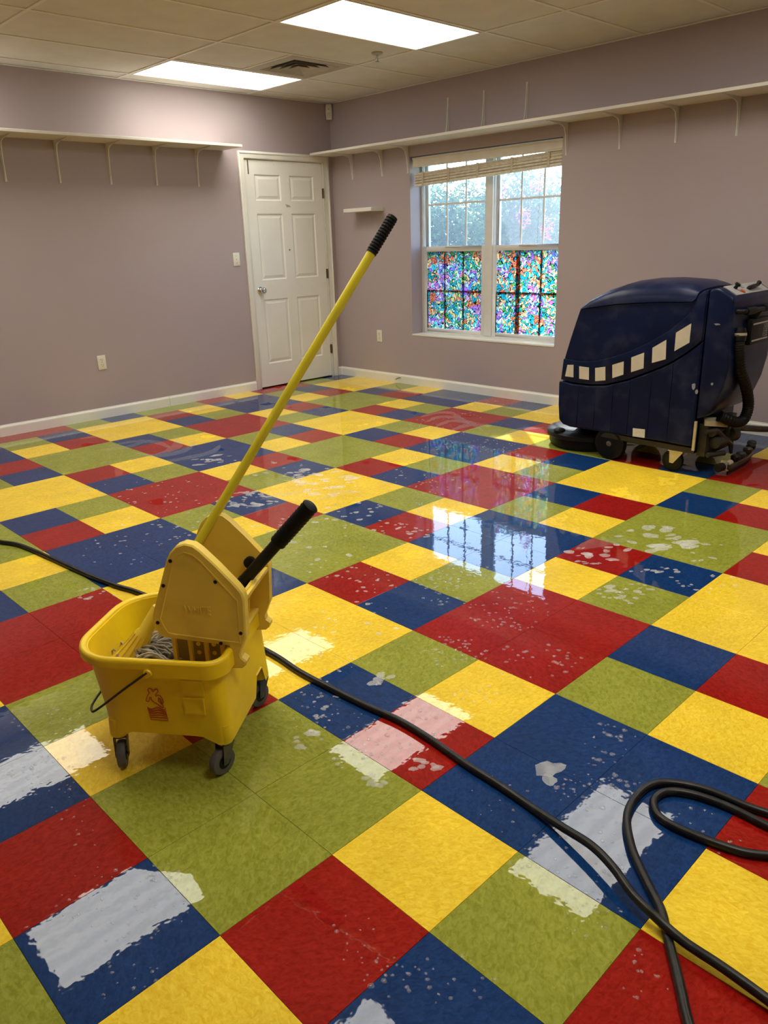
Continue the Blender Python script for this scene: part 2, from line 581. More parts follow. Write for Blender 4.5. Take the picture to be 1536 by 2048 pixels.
def catmull(P, sub=6):
    P = [Vector(p) for p in P]
    out = []
    for i in range(len(P) - 1):
        p0, p1, p2, p3 = P[max(i - 1, 0)], P[i], P[i + 1], P[min(i + 2, len(P) - 1)]
        for k in range(sub):
            t = k / sub
            out.append(0.5 * ((2 * p1) + (p2 - p0) * t + (2 * p0 - 5 * p1 + 4 * p2 - p3) * t * t + (3 * p1 - p0 - 3 * p2 + p3) * t ** 3))
    out.append(P[-1])
    return out

def rrect(x0, x1, y0, y1, radii, n=7):
    """rounded rectangle, radii for corners (x0,y0),(x1,y0),(x1,y1),(x0,y1)"""
    cs = [((x0, y0), 1, 1, math.pi), ((x1, y0), -1, 1, 1.5 * math.pi), ((x1, y1), -1, -1, 0), ((x0, y1), 1, -1, 0.5 * math.pi)]
    pts = []
    for ((cx, cy), sx, sy, a0), r in zip(cs, radii):
        for k in range(n + 1):
            a = a0 + 0.5 * math.pi * k / n
            pts.append((cx + sx * r + r * math.cos(a), cy + sy * r + r * math.sin(a)))
    return pts

def project(p):
    q = Vector(p) - CAM
    z = q.dot(R2)
    if z < 0.05:
        return None
    return (768 + FPX * q.dot(R0) / z, 1024 + FPX * q.dot(R1) / z, z)

# ------------------------------------------------------------------ floor
fl = obj('floor', MB().box((XB - 0.1, YB - 0.1, -0.12), (WX + 0.1, WY + 0.1, -0.0045)), M_SUB)
tag(fl, 'floor of red, blue, green and yellow vinyl tiles wet from mopping', kind='structure')

def tile_colour(a, b):
    i, j = a // 2, b // 2
    da, db = a % 2, b % 2
    if (i + j) % 2 == 0:
        k = (i - j) // 2
        return ('G' if i % 2 == 0 else 'Y') if k % 2 == 0 else ('R' if i % 2 == 0 else 'B')
    q = (i - j) % 4
    if q == 1:
        s = 'BGRY' if i % 2 == 0 else 'RYBG'
    else:
        s = 'YRGB' if i % 2 == 0 else 'GBYR'
    return s[da + 2 * db]

GAP = 0.0004
def tile_bounds(a, b):
    return (max(a * FT + GAP, XB), min((a + 1) * FT - GAP, WX), max(b * FT + GAP, YB), min((b + 1) * FT - GAP, WY))
cells = []
for a in range(math.floor(XB / FT), math.ceil(WX / FT)):
    for b in range(math.floor(YB / FT), math.ceil(WY / FT)):
        x0, x1, y0, y1 = tile_bounds(a, b)
        if x1 - x0 < 0.004 or y1 - y0 < 0.004:
            continue
        cx, cy = (x0 + x1) / 2, (y0 + y1) / 2
        cs = [project((x, y, 0)) for x in (x0, x1) for y in (y0, y1)] + [project((cx, cy, 0))]
        ok = [c for c in cs if c and -20 < c[0] < 1556 and -20 < c[1] < 2068]
        area = 0.0
        if ok:
            z = sum(c[2] for c in ok) / len(ok)
            area = (x1 - x0) * (y1 - y0) * FPX * FPX / z ** 2 * CAM.z / (Vector((cx, cy, 0)) - CAM).length * (len(ok) / 5)
        cells.append((area, a, b))
cells.sort(reverse=True)
tile_mesh = {}
def tile_shape(mb, x0, x1, y0, y1, mi=0):
    e = 0.0004
    lo, hi = -0.004, 0.0
    mb.rings([[(x0, y0, lo), (x1, y0, lo), (x1, y1, lo), (x0, y1, lo)], [(x0, y0, hi - e), (x1, y0, hi - e), (x1, y1, hi - e), (x0, y1, hi - e)],
              [(x0 + e, y0 + e, hi), (x1 - e, y0 + e, hi), (x1 - e, y1 - e, hi), (x0 + e, y1 - e, hi)]], True, True, mi)
rest = MB()
keys = 'RBGY'
for n, (area, a, b) in enumerate(cells):
    x0, x1, y0, y1 = tile_bounds(a, b)
    k = tile_colour(a, b)
    if n < 300 and area > 0:
        w, d = round(x1 - x0, 4), round(y1 - y0, 4)
        if (k, w, d) not in tile_mesh:
            mb = MB()
            tile_shape(mb, -w / 2, w / 2, -d / 2, d / 2)
            tile_mesh[(k, w, d)] = mb.mesh('tile', TILE[k])
        o = bpy.data.objects.new('tile', tile_mesh[(k, w, d)])
        o.location = ((x0 + x1) / 2, (y0 + y1) / 2, 0)
        COL.objects.link(o)
        o.parent = fl
    else:
        tile_shape(rest, x0, x1, y0, y1, keys.index(k))
if rest.v:
    tag(obj('outer_tiles', rest, [TILE[k] for k in keys], fl), kind='stuff')

# ------------------------------------------------------------------ ceiling
ce = obj('ceiling', MB().box((XB - 0.1, YB - 0.1, H + 0.03), (WX + 0.1, WY + 0.1, H + 0.12)), M_CEIL)
tag(ce, 'suspended ceiling of cream panels in a white metal grid', kind='structure')
XS = sorted({XB, WX} | {TX + k * 1.2192 for k in range(-6, 4) if XB < TX + k * 1.2192 < WX})
YS = sorted({YB, WY} | {TY + k * 0.6096 for k in range(-12, 6) if YB < TY + k * 0.6096 < WY})
LIGHTS = [(TX + k * 1.2192, TY + j * 0.6096) for k in (0, -2) for j in (-1, 2, -4, -7)]
VENT = (TX + 0.6096, TY + 0.6096)
def near(u, v):
    return abs(u[0] - v[0]) < 0.05 and abs(u[1] - v[1]) < 0.05
T = 0.012
def panel(x0, x1, y0, y1):
    mb = MB().box((-(x1 - x0) / 2 + 0.004, -(y1 - y0) / 2 + 0.004, 0.006), ((x1 - x0) / 2 - 0.004, (y1 - y0) / 2 - 0.004, 0.018))
    o = obj('ceiling_panel', mb, M_CEIL, ce)
    o.location = ((x0 + x1) / 2, (y0 + y1) / 2, H)
for x0, x1 in zip(XS, XS[1:]):
    for y0, y1 in zip(YS, YS[1:]):
        if any(near((x0, y0), l) for l in LIGHTS):
            continue
        if abs(x0 - TX) < 0.05 and abs(y0 - VENT[1]) < 0.05:
            panel(x0, VENT[0], y0, y1)
        else:
            panel(x0, x1, y0, y1)
for x in XS[1:-1]:
    o = obj('grid_bar', MB().box((-T, YB, 0), (T, WY, 0.026)), M_GRID, ce)
    o.location = (x, 0, H)
for y in YS[1:-1]:
    for x0, x1 in zip(XS, XS[1:]):
        o = obj('grid_bar', MB().box((x0 + T, -T, 0.0008), (x1 - T, T, 0.026)), M_GRID, ce)
        o.location = (0, y, H)
o = obj('grid_bar', MB().box((-T, VENT[1] + T, 0.0008), (T, VENT[1] + 0.6096 - T, 0.026)), M_GRID, ce)
o.location = (VENT[0], 0, H)
for nm, lo, hi in (('wall_angle', (XB, WY - 0.022, -0.001), (WX, WY, 0.004)), ('wall_angle', (WX - 0.022, YB, -0.001), (WX, WY - 0.022, 0.004))):
    o = obj(nm, MB().box(lo, hi), M_GRID, ce)
    o.location = (0, 0, H)

# ------------------------------------------------------------------ walls
DX0, DX1, DZ = 3.792, 4.738, 2.075       # door opening
OY0, OY1, OZ0, OZ1 = 2.46, 4.052, 0.485, 2.03   # window opening
wt = 0.25
mb = MB().box((XB - 0.2, WY, -0.1), (DX0, WY + wt, H + 0.1)).box((DX1, WY, -0.1), (WX + wt, WY + wt, H + 0.1)).box((DX0, WY, DZ), (DX1, WY + wt, H + 0.1))
tag(obj('wall_left', mb, M_WALL), 'mauve painted wall with the white door', kind='structure')
mb = MB().box((WX, YB - 0.2, -0.1), (WX + wt, OY0, H + 0.1)).box((WX, OY1, -0.1), (WX + wt, WY, H + 0.1)).box((WX, OY0, -0.1), (WX + wt, OY1, OZ0)).box((WX, OY0, OZ1), (WX + wt, OY1, H + 0.1))
tag(obj('wall_right', mb, M_WALL), 'mauve painted wall with the double window', kind='structure')
tag(obj('wall_back', MB().box((XB - 0.2, YB - 0.2, -0.1), (WX, YB, H + 0.1)), M_WALLB), 'mauve wall behind the viewpoint', kind='structure')
tag(obj('wall_side', MB().box((XB - 0.2, YB, -0.1), (XB, WY, H + 0.1)), M_WALLB), 'mauve wall beside the viewpoint', kind='structure')

# baseboards
BBP = [(0, 0), (0.013, 0), (0.013, 0.066), (0.011, 0.074), (0.006, 0.080), (0.004, 0.088), (0, 0.088)]
def baseboard(name, a, b, label):
    """a-b runs along the wall on the room side"""
    a, b = Vector(a), Vector(b)
    d = (b - a).normalized()
    nrm = Vector((d.y, -d.x))
    mb = MB()
    mb.rings([[(p.x + nrm.x * u, p.y + nrm.y * u, z) for u, z in BBP] for p in (a, b)])
    return tag(obj(name, mb, M_TRIM), label, kind='structure')
bl = baseboard('baseboard_left', (XB, WY), (2.795, WY), 'white baseboard along the door wall')
mb = MB()
mb.rings([[(x, WY - u, z) for u, z in BBP] for x in (2.797, 3.744)])
obj('baseboard_length', mb, M_TRIM, bl)
baseboard('baseboard_corner', (4.797, WY), (WX - 0.013, WY), 'short white baseboard between the door casing and the corner')
br = baseboard('baseboard_right', (WX, WY), (WX, YB), 'white baseboard along the window wall')
baseboard('baseboard_back', (WX, YB), (XB, YB), 'white baseboard behind the viewpoint')

# ------------------------------------------------------------------ door
dr = thing('door_1', 'white six-panel door with chrome knob in the corner', None, (4.265, WY, 0), kind='structure')
cx = 4.265
ST = [(3.810, 3.914), (4.215, 4.316), (4.613, 4.720)]       # stiles
PX = [(3.914, 4.215), (4.316, 4.613)]
PZ = [(1.715, 1.945), (1.013, 1.610), (0.228, 0.842)]
RZ = [(0.012, 0.228), (0.842, 1.013), (1.610, 1.715), (1.945, 2.060)]
mb = MB()
for x0, x1 in ST:
    mb.box((x0 - cx, 0.004, 0.012), (x1 - cx, 0.039, 2.060))
for x0, x1 in PX:
    for z0, z1 in RZ:
        mb.box((x0 - cx, 0.004, z0), (x1 - cx, 0.039, z1))
slab = obj('door_slab', mb, M_DOOR, dr)
for x0, x1 in PX:
    for z0, z1 in PZ:
        a0, a1 = x0 - cx, x1 - cx
        def rect(i, y):
            return [(a0 + i, y, z0 + i), (a1 - i, y, z0 + i), (a1 - i, y, z1 - i), (a0 + i, y, z1 - i)]
        mb = MB().rings([rect(0, 0.034), rect(0, 0.0042), rect(0.004, 0.0042), rect(0.014, 0.0125), rect(0.020, 0.0125), rect(0.044, 0.0065)], True, True)
        obj('panel', mb, M_DOOR, dr)
# casing with a stepped profile, mitred look from three lengths
mb = MB()
for x0, x1, z0, z1 in ((3.745, 3.804, 0, 2.127), (4.738, 4.796, 0, 2.127), (3.804, 4.738, 2.070, 2.127)):
    mb.box((x0 - cx, -0.014, z0), (x1 - cx, 0, z1))
for x0, x1, z0, z1 in ((3.745, 3.763, 0, 2.127), (4.778, 4.796, 0, 2.127), (3.763, 4.778, 2.109, 2.127)):
    mb.box((x0 - cx, -0.020, z0), (x1 - cx, -0.014, z1))
obj('casing', mb, M_TRIM, dr, bevel=0.003)
mb = MB().box((DX0 - cx, 0.0, 0), (3.8065 - cx, 0.1, DZ)).box((4.7235 - cx, 0.0, 0), (DX1 - cx, 0.1, DZ)).box((3.8065 - cx, 0.0, 2.0635), (4.7235 - cx, 0.1, DZ))
obj('jamb', mb, M_TRIM, dr)
obj('door_light_block', MB().box((DX0 - cx, 0.1, -0.003), (DX1 - cx, 0.12, DZ)), M_DARK, dr)  # unseen dark panel added behind the slab to stop daylight leaking through gaps
kb = MB().lathe([(0, 0.032), (0.006, 0.033), (0.010, 0.028), (0.012, 0.014), (0.030, 0.013), (0.036, 0.020), (0.044, 0.028), (0.056, 0.030), (0.066, 0.026), (0.070, 0.016), (0.071, 0.006), (0.069, 0.001)],
                (3.884 - cx, 0.004, 0.927), (0, -1, 0))
tag(obj('door_knob', kb, M_CHROME, dr, smooth=40), 'round chrome knob')
for z in (1.791, 1.040, 0.287):
    mb = MB().cyl((4.7265 - cx, -0.004, z - 0.045), (4.7265 - cx, -0.004, z + 0.045), 0.0065, 12).box((4.7135 - cx, 0.0, z - 0.045), (4.735 - cx, 0.0045, z + 0.045))
    tag(obj('hinge', mb, M_BRONZE, dr), 'bronze hinge')
tag(obj('dark_strip', MB().box((3.852 - cx, 0.0015, 1.940), (3.863 - cx, 0.004, 2.058)), M_BRONZE, dr), 'dark strip hanging at the top corner of the door')
mb = MB()
mb.prism([(4.252 - cx, 1.690), (4.300 - cx, 1.682), (4.318 - cx, 1.664), (4.268 - cx, 1.662)], 0.0030, 0.0040, 'y')
tag(obj('tape_mark', mb, M_TAN, dr), 'tan tape residue')
tag(obj('peephole', MB().lathe([(0, 0.008), (0.003, 0.008), (0.004, 0.005)], (4.267 - cx, 0.004, 1.28), (0, -1, 0), 14), M_BRONZE, dr), 'small dark peephole')
mb = MB()
for x in (4.155, 4.52):
    mb.box((x - cx - 0.012, 0.001, 2.020), (x - cx + 0.012, 0.004, 2.0580))
obj('door_hook', mb, M_DOOR, dr)

# ------------------------------------------------------------------ window
wi = thing('window_1', 'twin white double-hung window with stained-glass film on its lower sashes', None, (WX, 3.256, OZ0), kind='structure')
def wb(mb, d0, d1, y0, y1, z0, z1):
    return mb.box((d0, y0 - 3.256, z0 - OZ0), (d1, y1 - 3.256, z1 - OZ0))
mb = MB()
wb(mb, 0.140, 0.235, OY1 - 0.022, OY1, OZ0, OZ1)
wb(mb, 0.140, 0.235, OY0, OY0 + 0.022, OZ0, OZ1)
wb(mb, 0.140, 0.235, OY0 + 0.022, OY1 - 0.022, OZ1 - 0.024, OZ1)
wb(mb, 0.140, 0.235, OY0 + 0.022, OY1 - 0.022, OZ0, OZ0 + 0.018)
obj('window_frame', mb, M_VINYL, wi, bevel=0.002)
obj('center_mullion', wb(MB(), 0.132, 0.236, 3.215, 3.297, OZ0 + 0.018, OZ1 - 0.024), M_VINYL, wi, bevel=0.003)
obj('window_sill', wb(MB(), -0.004, 0.140, OY0, OY1, OZ0 - 0.012, OZ0 + 0.004), M_TRIM, wi, bevel=0.002)
for side, (g0, g1, s0, s1) in enumerate(((3.337, 3.990, 3.297, OY1 - 0.022), (2.522, 3.175, OY0 + 0.022, 3.215))):
    # lower sash
    zb, zt = OZ0 + 0.018, 1.270
    mb = MB()
    wb(mb, 0.142, 0.172, s0, g0, zb, zt)
    wb(mb, 0.142, 0.172, g1, s1, zb, zt)
    wb(mb, 0.142, 0.172, g0, g1, zb, 0.536)
    wb(mb, 0.142, 0.172, g0, g1, 1.226, zt)
    wb(mb, 0.134, 0.142, (g0 + g1) / 2 - 0.09, (g0 + g1) / 2 + 0.09, 1.262, zt + 0.004)
    ls = obj('lower_sash', mb, M_VINYL, wi, bevel=0.0015, seg=1)
    obj('pane', wb(MB(), 0.166, 0.169, g0, g1, 0.536, 1.226), M_PANE2, ls)
    f = obj('stained_film', wb(MB(), 0.1525, 0.1529, g0 + 0.001, g1 - 0.001, 0.537, 1.225), M_FILM1 if side == 0 else M_FILM2, ls)
    tag(f, 'printed flower pattern film glowing in many colours')
    w = g1 - g0
    fr = (0.33, 0.67) if side == 0 else (0.30, 0.655)
    for k, q in enumerate(fr):
        y = g0 + w * q if side == 0 else g0 + w * q
        h = 0.009 if not (side == 1 and k == 1) else 0.022
        obj('muntin', wb(MB(), 0.1532, 0.163, y - h, y + h, 0.536, 1.226), M_VINYL, ls)
    z = 0.878
    obj('muntin', wb(MB(), 0.1534, 0.162, g0, g1, z - 0.009, z + 0.009), M_VINYL, ls)
    # upper sash, one track further out
    zb, zt = 1.226, OZ1 - 0.024
    u0, u1 = g0 - 0.005, g1 + 0.005
    mb = MB()
    wb(mb, 0.180, 0.210, s0, u0, zb, zt)
    wb(mb, 0.180, 0.210, u1, s1, zb, zt)
    wb(mb, 0.180, 0.210, u0, u1, zb, 1.268)
    wb(mb, 0.180, 0.210, u0, u1, zt - 0.034, zt)
    us = obj('upper_sash', mb, M_VINYL, wi, bevel=0.0015, seg=1)
    obj('pane', wb(MB(), 0.194, 0.197, u0, u1, 1.268, zt - 0.034), M_PANE, us)
    for q in (0.333, 0.667):
        y = u0 + (u1 - u0) * q
        obj('muntin', wb(MB(), 0.187, 0.1935, y - 0.008, y + 0.008, 1.268, zt - 0.034), M_VINYL, us)
    obj('muntin', wb(MB(), 0.1865, 0.1937, u0, u1, 1.622, 1.638), M_VINYL, us)
# side tracks seen at the left of each upper sash
for y0, y1 in ((OY1 - 0.030, OY1 - 0.022), (3.207, 3.215)):
    obj('sash_track', wb(MB(), 0.150, 0.178, y0, y1, 1.272, OZ1 - 0.024), M_VINYL, wi)

# ------------------------------------------------------------------ blind
bd = thing('window_blind', 'cream wooden blind drawn up crookedly under its valance', 'blind', (WX, 3.256, 1.78))
def bb(mb, d0, d1, y0, y1, z0, z1):
    return mb.box((d0, y0 - 3.256, z0 - 1.78), (d1, y1 - 3.256, z1 - 1.78))
mb = MB()
P = [(0.016, 1.942), (0.016, 1.950), (0.022, 1.956), (0.022, 2.004), (0.016, 2.012), (0.016, 2.020), (0.026, 2.020), (0.030, 2.012), (0.030, 1.942)]
mb.prism([(d, z - 1.78) for d, z in P], OY0 + 0.008 - 3.256, 4.034 - 3.256, 'y')
obj('valance', mb, M_VALANCE, bd)
obj('head_rail', bb(MB(), 0.030, 0.075, OY0 + 0.012, 4.03, 1.975, 2.022), M_VALANCE, bd)
tilt = math.radians(1.95)
def sag(y, z):
    return z - (y - 2.47) * math.tan(tilt)
rs = random.Random(3)
z0 = 1.840
for k in range(12):
    zz = z0 + 0.021 + k * 0.0072
    mb = MB()
    n = 10
    th = 0.0056
    dx = rs.uniform(-0.006, 0.006)
    ys = [2.475 + (4.018 - 2.475) * i / n for i in range(n + 1)]
    rings = []
    bow = rs.uniform(-0.002, 0.002)
    for i, y in enumerate(ys):
        z = sag(y, zz) + bow * math.sin(math.pi * i / n) - 1.78
        rings.append([(0.030 + dx, y - 3.256, z), (0.078 + dx, y - 3.256, z + 0.001), (0.078 + dx, y - 3.256, z + th), (0.030 + dx, y - 3.256, z + th + 0.001)])
    mb.rings(rings)
    obj('slat', mb, M_BLIND if k % 3 else M_BLIND2, bd)
mb = MB()
mb.rings([[(0.026, y - 3.256, sag(y, z0) - 1.78 - 0.002), (0.080, y - 3.256, sag(y, z0) - 1.78 - 0.002), (0.080, y - 3.256, sag(y, z0) - 1.78 + 0.018), (0.026, y - 3.256, sag(y, z0) - 1.78 + 0.018)] for y in (2.475, 4.018)])
obj('bottom_rail', mb, M_BLIND, bd, bevel=0.003)
for y in (2.60, 2.95, 3.30, 3.62, 3.92):
    mb = MB()
    zb = sag(y, z0) - 1.78 - 0.003
    zt = sag(y, z0) - 1.78 + 0.112
    mb.rings([[(0.0245, y - 3.256 + s, zb), (0.0265, y - 3.256 + s, zb), (0.027, y - 3.256 + s, zt), (0.025, y - 3.256 + s, zt)] for s in (-0.012, 0.012)])
    obj('ladder_tape', mb, mat('ladder_tape', (0.55, 0.47, 0.33), 0.8, var=0.1, vscale=60), bd)
    obj('lift_cord', MB().cyl((0.05, y - 3.256, zt - 0.01), (0.05, y - 3.256, 0.20), 0.0012, 6), M_VALANCE, bd)
obj('pull_cord', MB().tube(catmull([(0.020, 2.66 - 3.256, 0.165), (0.018, 2.665 - 3.256, -0.10), (0.018, 2.67 - 3.256, -0.36), (0.02, 2.672 - 3.256, -0.50)], 4), 0.0016, 6), M_VALANCE, bd)
obj('pull_cord', MB().tube(catmull([(0.060, 3.985 - 3.256, 0.02), (0.07, 3.95 - 3.256, -0.10), (0.085, 3.90 - 3.256, -0.22)], 4), 0.0014, 6), M_VALANCE, bd)

# ------------------------------------------------------------------ ceiling fixtures
def fixture(x0, y0, label, group=None):
    t = thing('ceiling_light', label, 'ceiling light', (x0 + 0.6096, y0 + 0.3048, H), group=group)
    a, b = 0.6096 - T, 0.3048 - T
    ia, ib = 0.588, 0.281
    mb = MB()
    mb.rings([[(-a, -b, 0.004), (a, -b, 0.004), (a, b, 0.004), (-a, b, 0.004)], [(-a, -b, -0.002), (a, -b, -0.002), (a, b, -0.002), (-a, b, -0.002)],
              [(-ia, -ib, -0.002), (ia, -ib, -0.002), (ia, ib, -0.002), (-ia, ib, -0.002)], [(-ia, -ib, 0.008), (ia, -ib, 0.008), (ia, ib, 0.008), (-ia, ib, 0.008)]], False, False)
    obj('light_frame', mb, M_GRID, t)
    obj('diffuser', MB().box((-ia, -ib, 0.004), (ia, ib, 0.007)), M_LAMP, t)
    ld = bpy.data.lights.new('lamp_light', 'AREA')
    ld.shape = 'RECTANGLE'
    ld.size, ld.size_y = 2 * ia - 0.01, 2 * ib - 0.01
    ld.energy = LAMP_W
    ld.color = LAMP_COL
    ld.spread = math.radians(LAMP_SPREAD)
    lo_ = bpy.data.objects.new('lamp_light', ld)
    COL.objects.link(lo_)
    lo_.parent = t
    lo_.location = (0, 0, 0.003)
    return t
LAB = {(-2, -1): ('ceiling light panel mirrored on the blue tile at the lower left', None),
       (-2, 2): ('ceiling light panel mirrored on the blue tile at the left edge, behind the bucket caster', None),
       (0, -4): ('ceiling light panel mirrored on the large blue tile by the looped cord', None),
       (0, -1): ('lit ceiling light panel nearest the viewer, in front of the air vent', None),
       (0, 2): ('lit ceiling light panel beside the air vent and close to the door wall', None)}
for k in (0, -2):
    for j in (-1, 2, -4, -7):
        l, g = LAB.get((k, j), ('lit ceiling light panel out of the picture, seen only as a reflection or glow', None))
        fixture(TX + k * 1.2192, TY + j * 0.6096, l, 'fluorescent ceiling light panels')

vt = thing('air_vent', 'square louvered metal air vent in the ceiling beside the lit panel', 'air vent', (VENT[0] + 0.3048, VENT[1] + 0.3048, H))
def sq_ring(mb, r0, z0, r1, z1, th=0.0015):
    A = [(-r0, -r0), (r0, -r0), (r0, r0), (-r0, r0)]
    B = [(-r1, -r1), (r1, -r1), (r1, r1), (-r1, r1)]
    mb.rings([[(x, y, z0) for x, y in A], [(x, y, z1) for x, y in B], [(x, y, z1 + th) for x, y in B], [(x, y, z0 + th) for x, y in A], [(x, y, z0) for x, y in A]], False, False)
M_VENT = mat('vent_metal', (0.46, 0.42, 0.35), 0.5, 0.2, var=0.08)
mb = MB()
sq_ring(mb, 0.2925, -0.001, 0.215, -0.003)
obj('vent_frame', mb, M_VENT, vt)
for r in (0.212, 0.160, 0.108, 0.056):
    mb = MB()
    sq_ring(mb, r, -0.004, r - 0.030, 0.020)
    obj('louver', mb, M_VENT, vt)
obj('vent_throat', MB().box((-0.29, -0.29, 0.024), (0.29, 0.29, 0.028)), M_DARK, vt)

sp = thing('fire_sprinkler', 'small pendant fire sprinkler hanging from the ceiling behind the light panel', 'sprinkler', (3.756, 3.301, H))
obj('escutcheon', MB().lathe([(0.006, 0.040), (-0.002, 0.040), (-0.008, 0.030), (-0.010, 0.012)], (0, 0, 0), (0, 0, 1), 24), M_VENT, sp, smooth=40)
obj('sprinkler_body', MB().lathe([(-0.008, 0.009), (-0.026, 0.010), (-0.030, 0.006), (-0.046, 0.004)], (0, 0, 0), (0, 0, 1), 14).tube([(0.008, 0, -0.026), (0.014, 0, -0.036), (0.003, 0, -0.050)], 0.0025, 6).tube([(-0.008, 0, -0.026), (-0.014, 0, -0.036), (-0.003, 0, -0.050)], 0.0025, 6), M_CHROME, sp, smooth=40)
obj('deflector', MB().lathe([(-0.052, 0.016), (-0.050, 0.017)], (0, 0, 0), (0, 0, 1), 16), M_CHROME, sp)

md = thing('motion_detector', 'small cream motion detector mounted high in the room corner', 'motion detector', (WX - 0.035, WY - 0.035, H - 0.142), math.radians(-45))
mb = MB()
mb.rings([[(-0.030, 0.012, 0.0), (0.030, 0.012, 0.0), (0.024, -0.012, 0.004), (-0.024, -0.012, 0.004)], [(-0.033, 0.014, 0.05), (0.033, 0.014, 0.05), (0.027, -0.022, 0.05), (-0.027, -0.022, 0.05)],
          [(-0.033, 0.014, 0.10), (0.033, 0.014, 0.10), (0.027, -0.020, 0.10), (-0.027, -0.020, 0.10)], [(-0.030, 0.012, 0.138), (0.030, 0.012, 0.138), (0.024, -0.008, 0.134), (-0.024, -0.008, 0.134)]])
obj('detector_body', mb, M_PLATE, md, bevel=0.003)
obj('detector_lens', MB().box((-0.018, -0.0235, 0.012), (0.018, -0.0180, 0.062)), mat('detector_lens', (0.66, 0.64, 0.56), 0.2, var=0.1), md, bevel=0.002)
obj('indicator', MB().lathe([(0, 0.004), (0.002, 0.004)], (0, -0.0205, 0.092), (0, -1, 0), 10), M_DARK, md)

# ------------------------------------------------------------------ shelves
def bracket(parent, name, hor, ver, up=False):
    """stamped steel shelf bracket: legs against wall (+y side) and shelf, web between; local: wall at y=0, room to -y"""
    mb = MB()
    w = 0.0075
    s = -1 if not up else 1
    # wall leg
    mb.box((-w, -0.004, min(0, s * ver)), (w, 0, max(0, s * ver)))
    mb.box((-w, -hor, min(0, s * 0.004)), (w, 0, max(0, s * 0.004)))
    # pressed rib that tapers towards both ends
    pr = [(0, 0), (-hor * 0.92, 0), (-hor * 0.92, s * 0.004), (-hor * 0.30, s * 0.020), (-hor * 0.16, s * 0.034), (-0.022, s * 0.085), (-0.006, s * ver * 0.97), (0, s * ver * 0.97)]
    mb.prism([(y, z) for y, z in pr], -0.0035, 0.0035, 'x')
    return obj(name, mb, M_BRACK, parent)
sl = thing('wall_shelf', 'long white shelf on five brackets along the door wall', 'shelf', (2.2, WY, 2.12))
obj('shelf_board', MB().box((-1.4, -0.30, 0.0), (3.604 - 2.2, 0, 0.02)), M_SHELF, sl, bevel=0.0015, seg=1)
for x in (1.722, 2.121, 2.530, 2.931, 3.327):
    b = bracket(sl, 'bracket', 0.25, 0.295)
    b.location = (x - 2.2, 0, 0)
sr = thing('wall_shelf', 'long white shelf running over the window on the right wall', 'shelf', (WX, 2.2, 2.12), math.radians(-90))
# local frame of sr: +y points to the wall (+X world), +x points to -Y world
obj('shelf_board', MB().box((2.2 - 5.074, -0.30, 0.0), (2.2 + 0.9, 0, 0.02)), M_SHELF, sr, bevel=0.0015, seg=1)
for y in (4.810, 4.402, 4.071, 2.426, 1.985, 1.569, 1.162):
    b = bracket(sr, 'bracket', 0.26, 0.220)
    b.location = (2.2 - y, 0, 0)
for y, l in ((3.594, 'upturned white bracket above the right shelf, nearest the room corner'), (3.215, 'upturned white bracket above the right shelf, middle one of three'),
             (2.799, 'upturned white bracket above the right shelf, farthest from the room corner')):
    t = thing('shelf_bracket', l, 'bracket', (WX, y, 2.142), math.radians(-90), group='upturned brackets above the right shelf')
    bracket(t, 'bracket_arm', 0.22, 0.300, up=True)
fs = thing('floating_shelf', 'short white floating shelf on the wall between door corner and window', 'shelf', (WX, 4.60, 1.600))
obj('shelf_board', MB().box((-0.165, 4.398 - 4.60, 0), (0, 4.782 - 4.60, 0.033)), M_SHELF, fs, bevel=0.002, seg=1)

# ------------------------------------------------------------------ switch and outlets
def wallplate(name, label, cat, pos, rz, kind):
    t = thing(name, label, cat, pos, rz)
    obj('cover_plate', MB().box((-0.036, -0.006, -0.058), (0.036, 0, 0.058)), M_PLATE, t, bevel=0.003)
    if kind == 'switch':
        obj('toggle', MB().prism([(-0.005, -0.012), (0.005, -0.012), (0.004, 0.012), (-0.004, 0.012)], -0.007, -0.006, 'y').box((-0.004, -0.017, -0.002), (0.004, -0.006, 0.006)), M_PLATE, t)
        for z in (-0.030, 0.030):
            obj('screw', MB().lathe([(0, 0.003), (0.0012, 0.0028)], (0, -0.006, z), (0, -1, 0), 10), M_STEEL, t)
    else:
        for z in (-0.022, 0.022):
            r = obj('receptacle', MB().lathe([(0, 0.0165), (0.002, 0.0165)], (0, -0.006, z), (0, -1, 0), 22), M_PLATE, t)
            mb = MB()
            mb.box((-0.0085, -0.0088, z), (-0.0060, -0.008, z + 0.009)).box((0.0060, -0.0088, z), (0.0085, -0.008, z + 0.008))
            mb.lathe([(0, 0.003), (0.0008, 0.003)], (0, -0.008, z - 0.008), (0, -1, 0), 10)
            obj('slot', mb, M_DARK, r)
        obj('screw', MB().lathe([(0, 0.003), (0.0012, 0.0028)], (0, -0.006, 0), (0, -1, 0), 10), M_STEEL, t)
    return t
wallplate('light_switch', 'ivory light switch on the wall left of the door', 'light switch', (3.643, WY, 1.216), 0, 'switch')
wallplate('wall_outlet', 'ivory wall outlet low on the door wall', 'outlet', (2.229, WY, 0.458), 0, 'outlet')
wallplate('wall_outlet', 'ivory wall outlet below the floating shelf on the window wall', 'outlet', (WX, 4.505, 0.441), math.radians(-90), 'outlet')
ws = MB().tube(catmull([(0, 0.045, 0.0), (0, 0.02, 0.012), (0, -0.015, 0.022), (0, -0.028, 0.020)], 4), 0.0025, 6)
o = tag(obj('wire_scrap', ws, M_BLACK), 'short bent black wire sticking out at the window-wall baseboard', 'wire')
o.location = (WX - 0.018, 4.236, 0.033)

